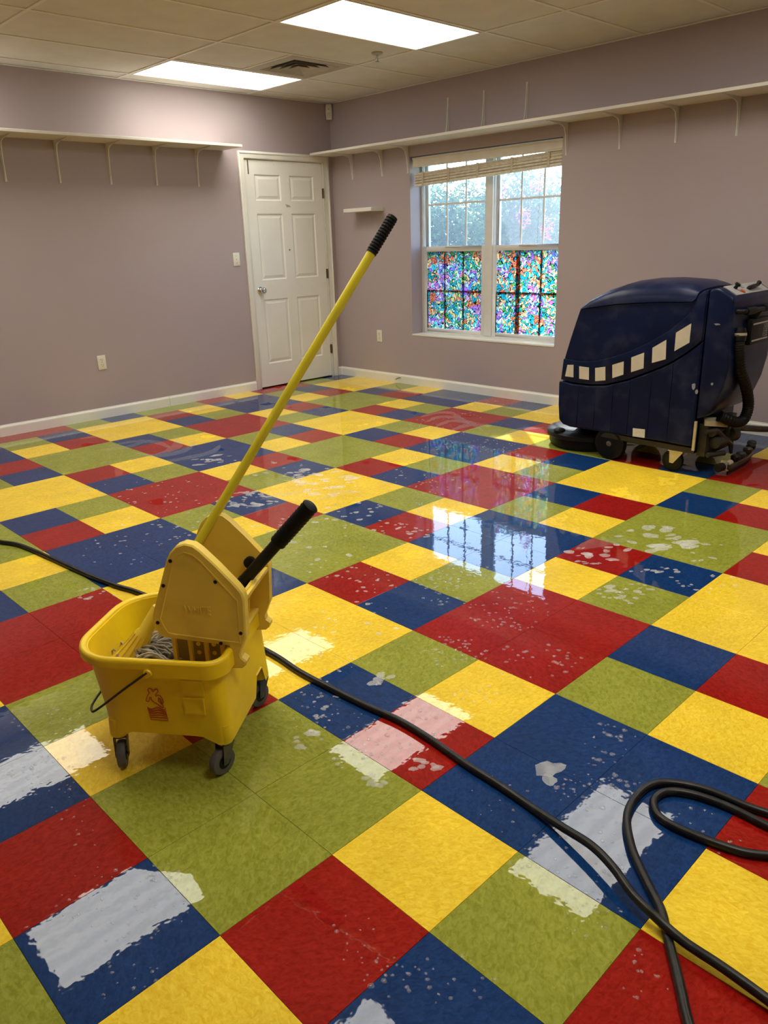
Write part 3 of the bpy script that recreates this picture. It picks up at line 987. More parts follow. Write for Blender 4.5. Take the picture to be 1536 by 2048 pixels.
# ------------------------------------------------------------------ mop bucket
BK = (0.334, 0.691)
BROT = math.radians(-53)
bk = thing('mop_bucket', 'yellow plastic mop bucket on four casters with a red slipping-figure sign', 'bucket', (*BK, 0), BROT)
def outline(s0, s1, t0, t1, rl, rr, n=9):
    c = rrect(s0, s1, t0, t1, (rl, rr, rr, rl), n)
    out = []
    for q in range(4):                               # corner arcs joined by subdivided straight sides
        arc = c[q * (n + 1):(q + 1) * (n + 1)]
        nxt = c[((q + 1) * (n + 1)) % len(c)]
        out += arc
        out += [(arc[-1][0] + (nxt[0] - arc[-1][0]) * k / 13, arc[-1][1] + (nxt[1] - arc[-1][1]) * k / 13) for k in range(1, 13)]
    return out
def interp(z, tab):
    for (za, a), (zb, b) in zip(tab, tab[1:]):
        if za <= z <= zb:
            k = (z - za) / (zb - za)
            return [u + (v - u) * k for u, v in zip(a, b)]
    return tab[-1][1]
BODY = [(0.095, (-0.138, 0.214, -0.196, 0.176, 0.036, 0.030)), (0.16, (-0.156, 0.210, -0.194, 0.178, 0.075, 0.032)),
        (0.30, (-0.196, 0.202, -0.192, 0.184, 0.110, 0.040)), (0.345, (-0.206, 0.202, -0.192, 0.186, 0.115, 0.040))]
def corner_dip(x, y, s0, s1, t0, t1):
    ds = min(abs(x - s0), abs(x - s1)) / (s1 - s0)
    dt = min(abs(y - t0), abs(y - t1)) / (t1 - t0)
    return max(0.0, 1 - (ds + dt) / 0.22)
mb = MB()
rings = []
pr = interp(0.095, BODY)
base = outline(*pr)
def foot(x, y):
    z = 0.120 - 0.024 * min(1, 1.6 * corner_dip(x, y, *pr[:4]))
    if x > 0.20:                                     # wringer end: low sump on the sign side, raised towards the far caster
        z = 0.100 if y < 0.030 else 0.158 if y < 0.118 else 0.098
    return z
rings.append([(x, y, foot(x, y)) for x, y in base])
for z in (0.160, 0.19, 0.24, 0.30, 0.338):
    rings.append([(x, y, z) for x, y in outline(*interp(z, BODY))])
inner = []
for z, i in ((0.338, 0.005), (0.25, 0.007), (0.17, 0.010), (0.140, 0.030)):
    p = interp(z, BODY)
    inner.append([(x, y, z) for x, y in outline(p[0] + i, p[1] - i, p[2] + i, p[3] - i, max(p[4] - i, 0.02), max(p[5] - i, 0.015))])
mb.rings(rings + inner, False, True)
ob = outline(-0.10, 0.17, -0.15, 0.13, 0.03, 0.03)
mb.add([(x, y, 0.139) for x, y in ob], [tuple(range(len(ob)))])
tub = obj('tub', mb, M_YEL, bk, smooth=35)
# corner legs
LEGS = [(-0.111, -0.169), (0.187, -0.169), (0.187, 0.150), (-0.111, 0.150)]
for lx, ly in LEGS:
    mb = MB()
    sx, sy = (-1 if lx < 0 else 1), (-1 if ly < 0 else 1)
    mb.rings([[(lx + x, ly + y, z) for x, y in rrect(-a, a, -a, a, (a * 0.92,) * 4, 5)] for z, a in ((0.094, 0.0235), (0.10, 0.0255), (0.15, 0.0225))])
    obj('corner_leg', mb, M_YEL, bk, smooth=40)
# rolled rim: slim at the pouring end, deep skirt at the wringer end
def rim_ring(z, o):
    return [(x, y, z) for x, y in outline(-0.206 - o, 0.202 + o, -0.192 - o, 0.186 + o, 0.115 + o, 0.040 + o)]
mb = MB()
mb.rings([rim_ring(0.335, -0.004), rim_ring(0.343, -0.003), rim_ring(0.347, 0.003), rim_ring(0.347, 0.010), rim_ring(0.343, 0.015), rim_ring(0.335, 0.0165), rim_ring(0.321, 0.0165), rim_ring(0.319, 0.013), rim_ring(0.323, 0.001)], False, False)
obj('rim', mb, M_YEL, bk, smooth=60)
full = rim_ring(0, 0.0175)
skirt = [p for p in full if p[0] > 0.03]
ki = max(range(len(full)), key=lambda i: (full[i][0] <= 0.03) and (full[(i + 1) % len(full)][0] > 0.03))
seq = []
i = (ki + 1) % len(full)
while full[i][0] > 0.03:
    seq.append(full[i])
    i = (i + 1) % len(full)
seq = [(0.03, seq[0][1], 0)] + seq + [(0.03, seq[-1][1], 0)]
mb = MB()
n = len(seq)
fulli = []
for k, (x, y, _) in enumerate(seq):
    cxm, cym = min(x, 0.16), max(min(y, 0.15), -0.15)
    d = Vector((x - cxm if x > 0.16 else 0, y - cym, 0))
    d = d.normalized() * 0.017 if d.length > 0 else d
    fulli.append((x - d.x, y - d.y))
prof = []
for (x, y, _), (xi, yi) in zip(seq, fulli):
    prof.append([(x, y, 0.340), (x, y, 0.300), (x * 0.25 + xi * 0.75, y * 0.25 + yi * 0.75, 0.296), (xi, yi, 0.300)])
mb.rings(prof, True, True)
obj('rim_skirt', mb, M_YEL, bk, smooth=40)
# moulded recess panels on the sign side
for (a0, a1, z0, z1) in ((0.095, 0.158, 0.245, 0.290), (0.098, 0.155, 0.186, 0.238)):
    mb = MB()
    t0 = -0.1948
    ring = lambda i, t: [(a0 + i, t, z0 + i), (a1 - i, t, z0 + i), (a1 - i, t, z1 - i), (a0 + i, t, z1 - i)]
    mb.rings([ring(0, t0 + 0.004), ring(0.001, t0 - 0.0022), ring(0.005, t0 - 0.0022), ring(0.008, t0 - 0.0006)], False, True)
    obj('moulded_panel', mb, M_YEL, bk, smooth=40)
# red caution sign: slipping figure over wavy lines
def ribbon(mb, pts, w, t, closed=False):
    P = [Vector((p[0], p[1])) for p in pts]
    n = len(P)
    L_, R_ = [], []
    for i in range(n):
        a = P[(i - 1) % n] if closed or i > 0 else P[i]
        b = P[(i + 1) % n] if closed or i < n - 1 else P[i]
        d = (b - a).normalized()
        nn = Vector((-d.y, d.x)) * w / 2
        L_.append(P[i] + nn)
        R_.append(P[i] - nn)
    vs = [(p.x, t, p.y) for p in L_] + [(p.x, t, p.y) for p in R_] + [(p.x, t + 0.001, p.y) for p in L_] + [(p.x, t + 0.001, p.y) for p in R_]
    m = n if closed else n - 1
    fs = []
    for i in range(m):
        j = (i + 1) % n
        fs += [(i, j, n + j, n + i), (2 * n + i, 3 * n + i, 3 * n + j, 2 * n + j), (i, 2 * n + i, 2 * n + j, j), (n + i, n + j, 3 * n + j, 3 * n + i)]
    mb.add(vs, fs)
def S2(px, py):
    """sign artwork in the zoomed picture's units -> local (s, z)"""
    return (-0.007 + (px - 420) / 180 * 0.0495, 0.2575 - (py - 378) / 280 * 0.0975)
FIG = [(470, 378), (458, 390), (462, 408), (470, 416), (452, 432), (432, 464), (424, 482), (430, 492), (446, 494), (456, 482), (466, 456), (476, 450), (480, 480),
       (500, 496), (540, 516), (576, 540), (590, 540), (590, 524), (566, 500), (546, 484), (552, 456), (566, 460), (578, 506), (590, 504), (596, 488), (588, 456), (572, 436),
       (548, 432), (532, 446), (528, 430), (544, 414), (558, 400), (556, 386), (544, 380), (528, 388), (512, 402), (500, 404), (500, 390), (490, 380)]
mb = MB()
ribbon(mb, [S2(*p) for p in FIG], 0.0021, -0.1952, True)
for k in range(5):
    y0 = 552 + k * 20
    amp = 9 - 2.2 * k
    ribbon(mb, [S2(428 + k * 3 + (170 + k * 2) * i / 14, y0 + amp * math.sin(i / 14 * 2.6 * math.pi)) for i in range(15)], 0.0036 if k < 3 else 0.0026, -0.1953)
ribbon(mb, [S2(428, 541), S2(444, 652)], 0.0012, -0.1951)
ribbon(mb, [S2(604, 541), S2(618, 655)], 0.0012, -0.1951)
ribbon(mb, [S2(444, 652), S2(618, 655)], 0.0014, -0.1951)
tag(obj('caution_sign', mb, M_REDP, bk), 'red printed sign of a slipping figure above wavy lines')
# bail handle
bail = [(0.018, -0.212, 0.316), (-0.06, -0.209, 0.256), (-0.140, -0.207, 0.193), (-0.168, -0.192, 0.176), (-0.190, -0.14, 0.170), (-0.202, 0.0, 0.170), (-0.190, 0.13, 0.170),
        (-0.168, 0.182, 0.176), (-0.140, 0.199, 0.193), (-0.06, 0.203, 0.256), (0.018, 0.205, 0.316)]
bh = obj('bail_handle', MB().tube(catmull(bail, 5), 0.0034, 8), M_WIRE, bk, smooth=60)
for y, s in ((-0.196, -1), (0.189, 1)):
    obj('bail_ear', MB().lathe([(0, 0.014), (0.012, 0.013), (0.018, 0.010)], (0.018, y, 0.312), (0, s, 0), 16), M_YEL, bk, smooth=40)
# casters
for (lx, ly), yaw in zip(LEGS, (0.35, -0.5, -0.45, 0.4)):
    dx, dy = -math.sin(yaw), math.cos(yaw)           # rolling direction
    cs = obj('caster', MB().lathe([(0.101, 0.017), (0.094, 0.021), (0.088, 0.021), (0.086, 0.012)], (lx, ly, 0), (0, 0, 1), 20), M_STEEL, bk, smooth=40)
    ax = Vector((math.cos(yaw), math.sin(yaw), 0))
    roll = Vector((dx, dy, 0))
    c = Vector((lx, ly, 0.0385)) - roll * 0.016
    mb = MB()
    for s in (-1, 1):
        p = c + ax * 0.0165 * s
        top = Vector((lx, ly, 0.090)) + ax * 0.0165 * s
        q = []
        for v in (p - roll * 0.008 - Vector((0, 0, 0.006)), p + roll * 0.008 - Vector((0, 0, 0.006)), top + roll * 0.019, top - roll * 0.019):
            q.append(v)
        mb.rings([[v - ax * 0.0012 for v in q], [v + ax * 0.0012 for v in q]])
    t4 = [Vector((lx, ly, 0.088)) + ax * a * 0.0175 + roll * b * 0.019 for a, b in ((-1, -1), (1, -1), (1, 1), (-1, 1))]
    mb.rings([t4, [v + Vector((0, 0, 0.003)) for v in t4]])
    mb.cyl(c - ax * 0.019, c + ax * 0.019, 0.004, 10)
    obj('fork', mb, M_STEEL, cs)
    mb = MB().lathe([(-0.011, 0.020), (-0.012, 0.027), (-0.010, 0.0365), (-0.005, 0.0385), (0.005, 0.0385), (0.010, 0.0365), (0.012, 0.027), (0.011, 0.020)], c, ax, 28)
    obj('wheel', mb, M_GREY, cs, smooth=35)
    mb = MB().lathe([(-0.0125, 0.019), (0.0125, 0.019)], c, ax, 20)
    obj('hub', mb, M_BLKP, cs, smooth=35)

# ------------------------------------------------------------------ wringer
wr = thing('mop_wringer', 'yellow down-press mop wringer with black lever standing in the bucket', 'wringer', (*BK, 0.27), BROT)
WZ = 0.27
PLATE = [(0.006, 0.402), (0.008, 0.434), (0.040, 0.520), (0.066, 0.590), (0.078, 0.612), (0.096, 0.630), (0.120, 0.638), (0.142, 0.634), (0.160, 0.620), (0.200, 0.578), (0.248, 0.522), (0.259, 0.505),
         (0.263, 0.486), (0.257, 0.376), (0.238, 0.330), (0.240, 0.318), (0.252, 0.308), (0.250, 0.296), (0.238, 0.286), (0.206, 0.284), (0.214, 0.330), (0.208, 0.352), (0.030, 0.368), (0.016, 0.376), (0.014, 0.388)]
def shrink(poly, d):
    n = len(poly)
    out = []
    for i in range(n):
        a, b, c_ = Vector(poly[i - 1]), Vector(poly[i]), Vector(poly[(i + 1) % n])
        n1 = Vector(((b - a).y, -(b - a).x)).normalized()
        n2 = Vector(((c_ - b).y, -(c_ - b).x)).normalized()
        m = (n1 + n2)
        m = m.normalized() if m.length > 1e-6 else n1
        out.append(tuple(b + m * d / max(0.5, m.dot(n1))))
    return out
pl = [(s, z - WZ) for s, z in PLATE]
for v0, v1, nm in ((-0.122, -0.092, 'near'), (0.095, 0.125, 'far')):
    out_v = v0 if nm == 'near' else v1
    in_v = v1 if nm == 'near' else v0
    mb = MB()
    sgn = 1 if nm == 'near' else -1
    P3 = [pl, pl, shrink(pl, 0.004)]
    depth = [in_v, out_v + sgn * 0.004, out_v]
    mb.rings([[(s, v, z) for s, z in P_] for P_, v in zip(P3, depth)], True, True)
    sp_ = obj('side_plate', mb, M_WRG, wr, smooth=40)
    # raised cover panel
    cover = [(0.034, 0.400), (0.026, 0.425), (0.082, 0.585), (0.098, 0.608), (0.118, 0.616), (0.140, 0.610), (0.160, 0.592), (0.246, 0.486), (0.243, 0.362), (0.206, 0.364), (0.044, 0.380)]
    cv = [(s, z - WZ) for s, z in cover]
    mb = MB()
    mb.rings([[(s, out_v + sgn * 0.001, z) for s, z in cv], [(s, out_v - sgn * 0.0018, z) for s, z in cv], [(s, out_v - sgn * 0.0018, z) for s, z in shrink(cv, 0.003)],
              [(s, out_v - sgn * 0.0004, z) for s, z in shrink(cv, 0.005)]], False, True)
    obj('cover_panel', mb, M_WRG, sp_, smooth=30)
    for s, z in ((0.020, 0.412), (0.050, 0.520), (0.078, 0.590), (0.192, 0.536), (0.245, 0.392), (0.188, 0.360)):
        obj('screw', MB().lathe([(-0.001, 0.0052), (0.0016, 0.0050), (0.0024, 0.0036)], (s, out_v, z - WZ), (0, -sgn, 0), 12), M_BLKP, sp_, smooth=40)
# embossed lettering on the near plate
cu = bpy.data.curves.new('lettering', 'FONT')
cu.body = 'WHITE'
cu.size = 0.036
cu.extrude = 0.0012
cu.bevel_depth = 0.0004
cu.align_x = 'CENTER'
tmp = bpy.data.objects.new('lettering_tmp', cu)
COL.objects.link(tmp)
bpy.context.view_layer.update()
me = bpy.data.meshes.new_from_object(tmp.evaluated_get(bpy.context.evaluated_depsgraph_get()))
bpy.data.objects.remove(tmp)
w_ = max(v.co.x for v in me.vertices) - min(v.co.x for v in me.vertices)
for v in me.vertices:
    u = v.co.x / w_                                  # arched lettering, taller at its ends
    z = v.co.y * (0.72 + 0.75 * abs(u)) + 0.012 * u * u - 0.020 * abs(u)
    v.co = Vector((v.co.x * 0.072 / w_, -v.co.z, z))
me.materials.clear()
me.materials.append(M_WRG)
o = bpy.data.objects.new('embossed_lettering', me)
COL.objects.link(o)
o.parent = wr
o.location = (0.135, -0.1222, 0.446 - WZ)
# pressing plates, funnel and perforated back inside
mb = MB()
mb.prism([(0.192, 0.380 - WZ), (0.198, 0.380 - WZ), (0.252, 0.488 - WZ), (0.246, 0.492 - WZ)], -0.092, 0.095, 'y')
obj('rear_lip', mb, M_WRG, wr)
mb = MB()
mb.box((0.248, -0.092, 0.474 - WZ), (0.262, 0.095, 0.486 - WZ))
obj('top_crossbar', mb, M_WRG, wr, bevel=0.002)
mb = MB()
for k in range(4):
    s = 0.035 + k * 0.045
    mb.box((s, -0.088, 0.20 - WZ), (s + 0.010, -0.078, 0.372 - WZ))
mb.box((0.028, -0.090, 0.190 - WZ), (0.200, -0.076, 0.205 - WZ))
obj('press_cage', mb, M_WRG, wr)
# perforated press plate: slab made of strips around round-ish holes
M_WRGD = mat('press_plate_brown', (0.26, 0.17, 0.05), 0.5, var=0.1)
pp = obj('press_plate', MB().box((0.030, -0.060, 0.185 - WZ), (0.195, -0.052, 0.40 - WZ)), M_WRGD, wr)
for i in range(4):
    for j in range(3):
        obj('drain_hole', MB().lathe([(0, 0.0062), (0.0012, 0.0062)], (0.075 + i * 0.022, -0.060, 0.345 - WZ - j * 0.026), (0, -1, 0), 14), M_YEL, pp)
obj('press_plate', MB().prism([(0.050, 0.20 - WZ), (0.190, 0.20 - WZ), (0.215, 0.42 - WZ), (0.170, 0.42 - WZ)], 0.050, 0.058, 'y'), M_WRG, wr)
obj('hook_bar', MB().box((0.206, -0.092, 0.345 - WZ), (0.224, 0.095, 0.357 - WZ)), M_WRG, wr, bevel=0.003)
# lever
lv0, lv1 = Vector((0.203, 0.0, 0.463 - WZ)), Vector((0.424, 0.0, 0.706 - WZ))
d = (lv1 - lv0)
lv = obj('lever', MB().tube([lv0 - d * 0.06, lv0 + d * 0.62], 0.0165, 18), M_BLKP, wr, smooth=40)
mb = MB()
a, b = lv0 + d * 0.55, lv1
pts, rr = [], []
for k in range(40):
    t = k / 39
    pts.append(a + (b - a) * t)
    rr.append(0.0212 + (0.0012 if k % 3 else -0.0004) - (0.004 if t > 0.985 else 0))
obj('lever_grip', MB().tube(pts, rr, 18), M_BLACK, lv, smooth=50)
mb = MB().cyl((0.193, -0.060, 0.455 - WZ), (0.193, 0.060, 0.455 - WZ), 0.013, 16)
mb.prism([(0.178, 0.430 - WZ), (0.214, 0.436 - WZ), (0.228, 0.480 - WZ), (0.205, 0.492 - WZ)], -0.022, 0.022, 'y')
obj('lever_clamp', mb, M_BLKP, wr, bevel=0.002)
obj('pivot_knob', MB().lathe([(0, 0.017), (0.012, 0.017), (0.014, 0.012)], (0.212, 0.094, 0.500 - WZ), (0, -1, 0), 18), M_BLKP, wr, smooth=40)

# ------------------------------------------------------------------ mop
def bw(s, t, z):
    c_, n_ = math.cos(BROT), math.sin(BROT)
    return Vector((BK[0] + s * c_ - t * n_, BK[1] + s * n_ + t * c_, z))
m0, m1 = bw(-0.098, -0.052, 0.285), bw(0.594, 0.437, 1.402)
mp_ = thing('wet_mop', 'yellow-handled string mop leaning in the bucket', 'mop', bw(-0.06, -0.02, 0.14))
off = bw(-0.06, -0.02, 0.14)
d = (m1 - m0)
Lm = d.length
u = d.normalized()
def at(t):
    return m0 + u * t - off
obj('handle', MB().tube([at(0.03), at(Lm * 0.5), at(Lm - 0.10)], 0.0128, 20), M_POLE, mp_, smooth=40)
pts, rr = [], []
gl = 0.118
n = 66
for k in range(n + 1):
    t = k / n
    pts.append(at(Lm - gl + gl * t))
    rib = 0.0012 if (k % 5) < 3 else -0.0012
    rr.append(0.0150 + (rib if 0.06 < t < 0.93 else 0.0) - (0.003 if t > 0.985 else 0))
gp = obj('grip', MB().tube(pts, rr, 20), M_BLACK, mp_, smooth=30)
side = u.cross(Vector((0, 0, 1))).normalized()
upn = side.cross(u).normalized()
for k in range(11):
    for w_, q in ((side * -0.0148 + upn * 0.003, 0), (upn * 0.0095 - side * 0.0112, 1)):
        p = at(Lm - gl + 0.014 + k * 0.0088) + w_
        obj('grip_dimple', MB().lathe([(0, 0.0022), (0.0006, 0.0018)], p, w_, 8), M_PANEL, gp)
mb = MB().tube([at(0.140), at(0.136), at(0.062), at(0.056), at(0.050), at(0.015), at(-0.045)], [0.0165, 0.0195, 0.0195, 0.023, 0.0245, 0.030, 0.044], 20)
so = obj('socket', mb, M_SOCK, mp_, smooth=35)
obj('socket_tab', MB().tube([at(0.078) - side * 0.017, at(0.078) - side * 0.028], 0.006, 10), M_SOCK, so)
obj('socket_screw', MB().lathe([(0, 0.005), (0.002, 0.004)], at(0.108) - side * 0.0185 + upn * 0.004, -side, 10), M_BLKP, so)
# ribs on the flared clamp
mb = MB()
for k in range(14):
    a = 2 * math.pi * k / 14
    e1 = side * math.cos(a) + upn * math.sin(a)
    mb.tube([at(0.046) + e1 * 0.0252, at(0.015) + e1 * 0.0304, at(-0.045) + e1 * 0.0444], 0.0022, 6)
obj('socket_rib', mb, M_SOCK, so)
rs = random.Random(11)
mb = MB()
head = m0 - u * 0.04
for k in range(170):
    a = rs.uniform(0, 2 * math.pi)
    r0 = rs.uniform(0.0, 0.034)
    st = head + (side * math.cos(a) + upn * math.sin(a)) * r0
    # strands lift over the clamp, then flop down on to the bucket bottom
    tgt = bw(rs.uniform(-0.145, 0.12), rs.uniform(-0.135, 0.125), rs.uniform(0.150, 0.165))
    mid = (st + tgt) / 2 + Vector((rs.uniform(-0.03, 0.03), rs.uniform(-0.03, 0.03), rs.uniform(0.03, 0.10)))
    q = tgt + Vector((rs.uniform(-0.03, 0.03), rs.uniform(-0.03, 0.03), 0))
    pts = catmull([st - off, mid - off, tgt - off], 5)
    pts = [p if p.z > 0.012 else Vector((p.x, p.y, 0.012)) for p in pts]
    mb.tube(pts, rs.uniform(0.0026, 0.0036), 5)
# a wad of strands at the pouring end
for k in range(90):
    s, t = rs.gauss(-0.128, 0.020), rs.gauss(0.008, 0.030)
    z = rs.uniform(0.215, 0.280) - 0.5 * abs(t - 0.008)
    a = rs.uniform(0.2, 1.2)
    L_ = rs.uniform(0.03, 0.06)
    pts = [bw(s - L_ * 0.5 * math.cos(a), t - L_ * 0.5 * math.sin(a), z - 0.012), bw(s, t, z + 0.004), bw(s + L_ * 0.5 * math.cos(a), t + L_ * 0.5 * math.sin(a), z - 0.010)]
    mb.tube(catmull([p - off for p in pts], 4), rs.uniform(0.0028, 0.0038), 5)
# looser loops heaped beside the press cage
for k in range(170):
    s, t = rs.uniform(-0.07, 0.035), rs.uniform(-0.10, 0.10)
    z = rs.uniform(0.20, 0.262) + (0.022 if s > -0.03 else 0)
    L_ = rs.uniform(0.05, 0.11)
    a = rs.uniform(-0.5, 0.6)
    pts = [bw(s - L_ * 0.5 * math.cos(a), t - L_ * 0.5 * math.sin(a), z - 0.02), bw(s, t, z + rs.uniform(0, 0.015)), bw(s + L_ * 0.5 * math.cos(a), t + L_ * 0.5 * math.sin(a), z - 0.02)]
    mb.tube(catmull([p - off for p in pts], 4), rs.uniform(0.0028, 0.0038), 5)
tag(obj('mop_yarn', mb, M_YARN, mp_, smooth=60), 'grey cotton mop strands', kind='stuff')

# ------------------------------------------------------------------ cords on the floor
def cord(name, label, pts, r=0.0102):
    return tag(obj(name, MB().tube(catmull([(x, y, r + (z if len(q) > 2 else 0.0)) for q in pts for x, y, z in [(q[0], q[1], q[2] if len(q) > 2 else 0.0)]], 7), r, 12), M_CORD, smooth=60), label, 'cord')
A = [(0.40, 2.95), (0.503, 2.708), (0.553, 2.582), (0.587, 2.31), (0.617, 2.006), (0.65, 1.792), (0.686, 1.629), (0.728, 1.25), (0.756, 0.863), (0.748, 0.669), (0.756, 0.483), (0.765, 0.357), (0.778, 0.244), (0.774, 0.12),
     (0.758, -0.03), (0.752, -0.143), (0.742, -0.244), (0.724, -0.345, 0.012), (0.706, -0.435, 0.026), (0.680, -0.505, 0.028), (0.650, -0.565, 0.022), (0.632, -0.618, 0.022), (0.622, -0.690, 0.012), (0.618, -0.772, 0.012), (0.612, -0.862, 0.008), (0.59, -1.1), (0.57, -1.35)]
cord('power_cord', 'long black rubber cord crossing the whole floor behind the bucket', A)
B = [(0.30, -0.92), (0.475, -0.774), (0.52, -0.740), (0.57, -0.702), (0.623, -0.660), (0.672, -0.622), (0.71, -0.577), (0.751, -0.53), (0.794, -0.487), (0.86, -0.44), (0.923, -0.418), (0.996, -0.415), (1.045, -0.437), (1.078, -0.483), (1.097, -0.54), (1.105, -0.628),
     (1.125, -0.72), (1.13, -0.80), (1.10, -0.83), (1.075, -0.78), (1.070, -0.69), (1.072, -0.611), (1.066, -0.55), (1.048, -0.494), (1.016, -0.458), (0.969, -0.453), (0.929, -0.483), (0.919, -0.526), (0.924, -0.578), (0.935, -0.633), (0.952, -0.685), (0.985, -0.735), (1.03, -0.80), (1.10, -0.90)]
cord('power_cord', 'black rubber cord bent into two loops at the right of the floor', B)

# ------------------------------------------------------------------ floor scrubber
SX, SY = 3.92, 1.16
sc = thing('floor_scrubber', 'dark blue walk-behind floor scrubber with a row of cream squares on its side', 'floor scrubber', (SX, SY, 0))
XN, XF = 3.655 - SX, 4.205 - SX            # near and far side
def yz(pts):
    return [(y - SY, z) for y, z in pts]
BOW = [(1.600, 0.458), (1.52, 0.449), (1.40, 0.450), (1.294, 0.461), (1.15, 0.506), (1.016, 0.566), (0.93, 0.607), (0.875, 0.639), (0.80, 0.693), (0.734, 0.750), (0.716, 0.768)]
def bow(y):
    for (a, za), (b, zb) in zip(BOW, BOW[1:]):
        if b <= y <= a:
            return za + (zb - za) * (a - y) / (a - b)
    return BOW[0][1] if y > BOW[0][0] else BOW[-1][1]
low = [(0.716, 0.172), (1.53, 0.168), (1.585, 0.180), (1.612, 0.205), (1.622, 0.30), (1.625, 0.445), (1.620, 0.458)] + BOW
obj('solution_tank', MB().prism(yz(low), XN + 0.004, XF - 0.004, 'x'), M_NAVY, sc, bevel=0.010, seg=3)
gy = [1.575, 1.475, 1.355, 1.236, 1.126, 0.994, 0.870, 0.722]
for y1, y0 in zip(gy, gy[1:]):
    a, b = y0 + 0.0016, y1 - 0.0016
    mid = (a + b) / 2
    prof = yz([(a, 0.180), (b, 0.180), (b, bow(b) - 0.008), (mid, bow(mid) - 0.008), (a, bow(a) - 0.008)])
    for xa, xb in ((XN, XN + 0.006), (XF - 0.006, XF)):
        obj('side_panel', MB().prism(prof, xa, xb, 'x'), M_NAVY, sc, bevel=0.0012, seg=1)
up = [(1.607, 0.462), (1.600, 0.53), (1.590, 0.611), (1.560, 0.715), (1.525, 0.825), (1.499, 0.903), (1.49, 0.910), (1.40, 0.922), (1.30, 0.936), (1.163, 0.951), (1.00, 0.962), (0.81, 0.968), (0.785, 0.985), (0.762, 1.014), (0.742, 1.030), (0.716, 1.038)]
up += [(y, z + 0.006) for y, z in reversed(BOW)]
obj('recovery_tank', MB().prism(yz(up), XN + 0.010, XF - 0.010, 'x'), M_NAVY, sc, bevel=0.012, seg=3)
CUR = [(1.594, 0.600), (1.50, 0.593), (1.42, 0.596), (1.356, 0.606), (1.25, 0.638), (1.14, 0.680), (1.03, 0.738), (0.918, 0.808), (0.85, 0.866), (0.806, 0.912), (0.78, 0.962), (0.764, 1.012)]
band = [(1.607, 0.470)] + CUR + [(0.740, 1.022), (0.722, 1.022), (0.722, 0.776)] + [(y, z + 0.008) for y, z in reversed(BOW[:-1])]
for xa, xb in ((XN, XN + 0.012), (XF - 0.012, XF)):
    bnd = obj('side_band', MB().prism(yz(band), xa, xb, 'x'), M_NAVY, sc, bevel=0.004)
    if xa == XN:
        near_band = bnd
SQ = [[(1.563, 0.564), (1.519, 0.568), (1.515, 0.49), (1.576, 0.491)], [(1.478, 0.563), (1.409, 0.561), (1.404, 0.485), (1.473, 0.486)], [(1.366, 0.562), (1.297, 0.576), (1.291, 0.494), (1.36, 0.482)],
      [(1.251, 0.591), (1.178, 0.618), (1.174, 0.54), (1.245, 0.512)], [(1.131, 0.645), (1.053, 0.679), (1.049, 0.589), (1.126, 0.559)], [(1.004, 0.71), (0.925, 0.761), (0.919, 0.652), (1.0, 0.624)],
      [(0.872, 0.803), (0.79, 0.858), (0.79, 0.754), (0.872, 0.701)]]
for q in SQ:
    tag(obj('cream_square', MB().prism(yz(q), XN - 0.0012, XN + 0.002, 'x'), M_CREAM, sc), 'cream square patch')
# lid: domed loft
mb = MB()
rings = []
LID = [(1.496, 0.903, 0.018), (1.480, 0.907, 0.040), (1.44, 0.914, 0.068), (1.36, 0.926, 0.100), (1.25, 0.942, 0.122), (1.12, 0.953, 0.128), (0.98, 0.962, 0.124), (0.86, 0.966, 0.112), (0.800, 0.968, 0.092), (0.778, 0.985, 0.058)]
for y, zb, h in LID:
    yy = y - SY
    a = XN + 0.002
    b = XF - 0.002
    k = min(1.0, h / 0.1)
    sec = [(a, zb + 0.004), (a + 0.004, zb + 0.25 * h), (a + 0.020, zb + 0.55 * h), (a + 0.050, zb + 0.74 * h), (a + 0.120, zb + 0.90 * h), ((a + b) / 2, zb + h),
           (b - 0.120, zb + 0.90 * h), (b - 0.050, zb + 0.74 * h), (b - 0.020, zb + 0.55 * h), (b - 0.004, zb + 0.25 * h), (b, zb + 0.004)]
    rings.append([(x, yy, z) for x, z in sec])
mb.rings(rings)
obj('tank_lid', mb, M_NAVY, sc, smooth=45)
# rear console
rear = [(0.710, 0.330), (0.710, 1.034), (0.690, 1.043), (0.664, 1.046), (0.640, 1.038), (0.585, 1.003), (0.574, 0.985), (0.572, 0.93), (0.566, 0.78), (0.560, 0.64), (0.580, 0.52), (0.615, 0.42), (0.660, 0.352)]
obj('rear_console', MB().prism(yz(rear), XN, XF, 'x'), M_NAVY, sc, bevel=0.014, seg=3)
# control panel on the sloped top of the console
pv = Vector((0, 0.585 - 0.640, 1.003 - 1.038)).normalized()
pn = Vector((0, -0.035, 0.055)).normalized()
def on_panel(x, t, h=0.0):
    """t=0 top edge .. 1 bottom edge of the slope"""
    p = Vector((x - SX, 0.664 - SY, 1.050)) + Vector((0, -0.080, -0.046)) * t + pn * h
    return p
mb = MB()
mb.rings([[on_panel(3.715, 0.02, h), on_panel(4.165, 0.02, h), on_panel(4.165, 0.95, h), on_panel(3.715, 0.95, h)] for h in (-0.004, 0.004)])
cp = obj('control_panel', mb, M_PANEL, sc)
obj('round_switch', MB().lathe([(0, 0.010), (0.018, 0.010), (0.020, 0.016), (0.030, 0.016), (0.033, 0.010)], on_panel(3.80, 0.35, 0.003), pn, 18), M_BLKP, cp, smooth=40)
obj('orange_switch', MB().lathe([(0, 0.016), (0.008, 0.014), (0.010, 0.008)], on_panel(3.83, 0.72, 0.003), pn, 16), M_ORANGE, cp, smooth=40)
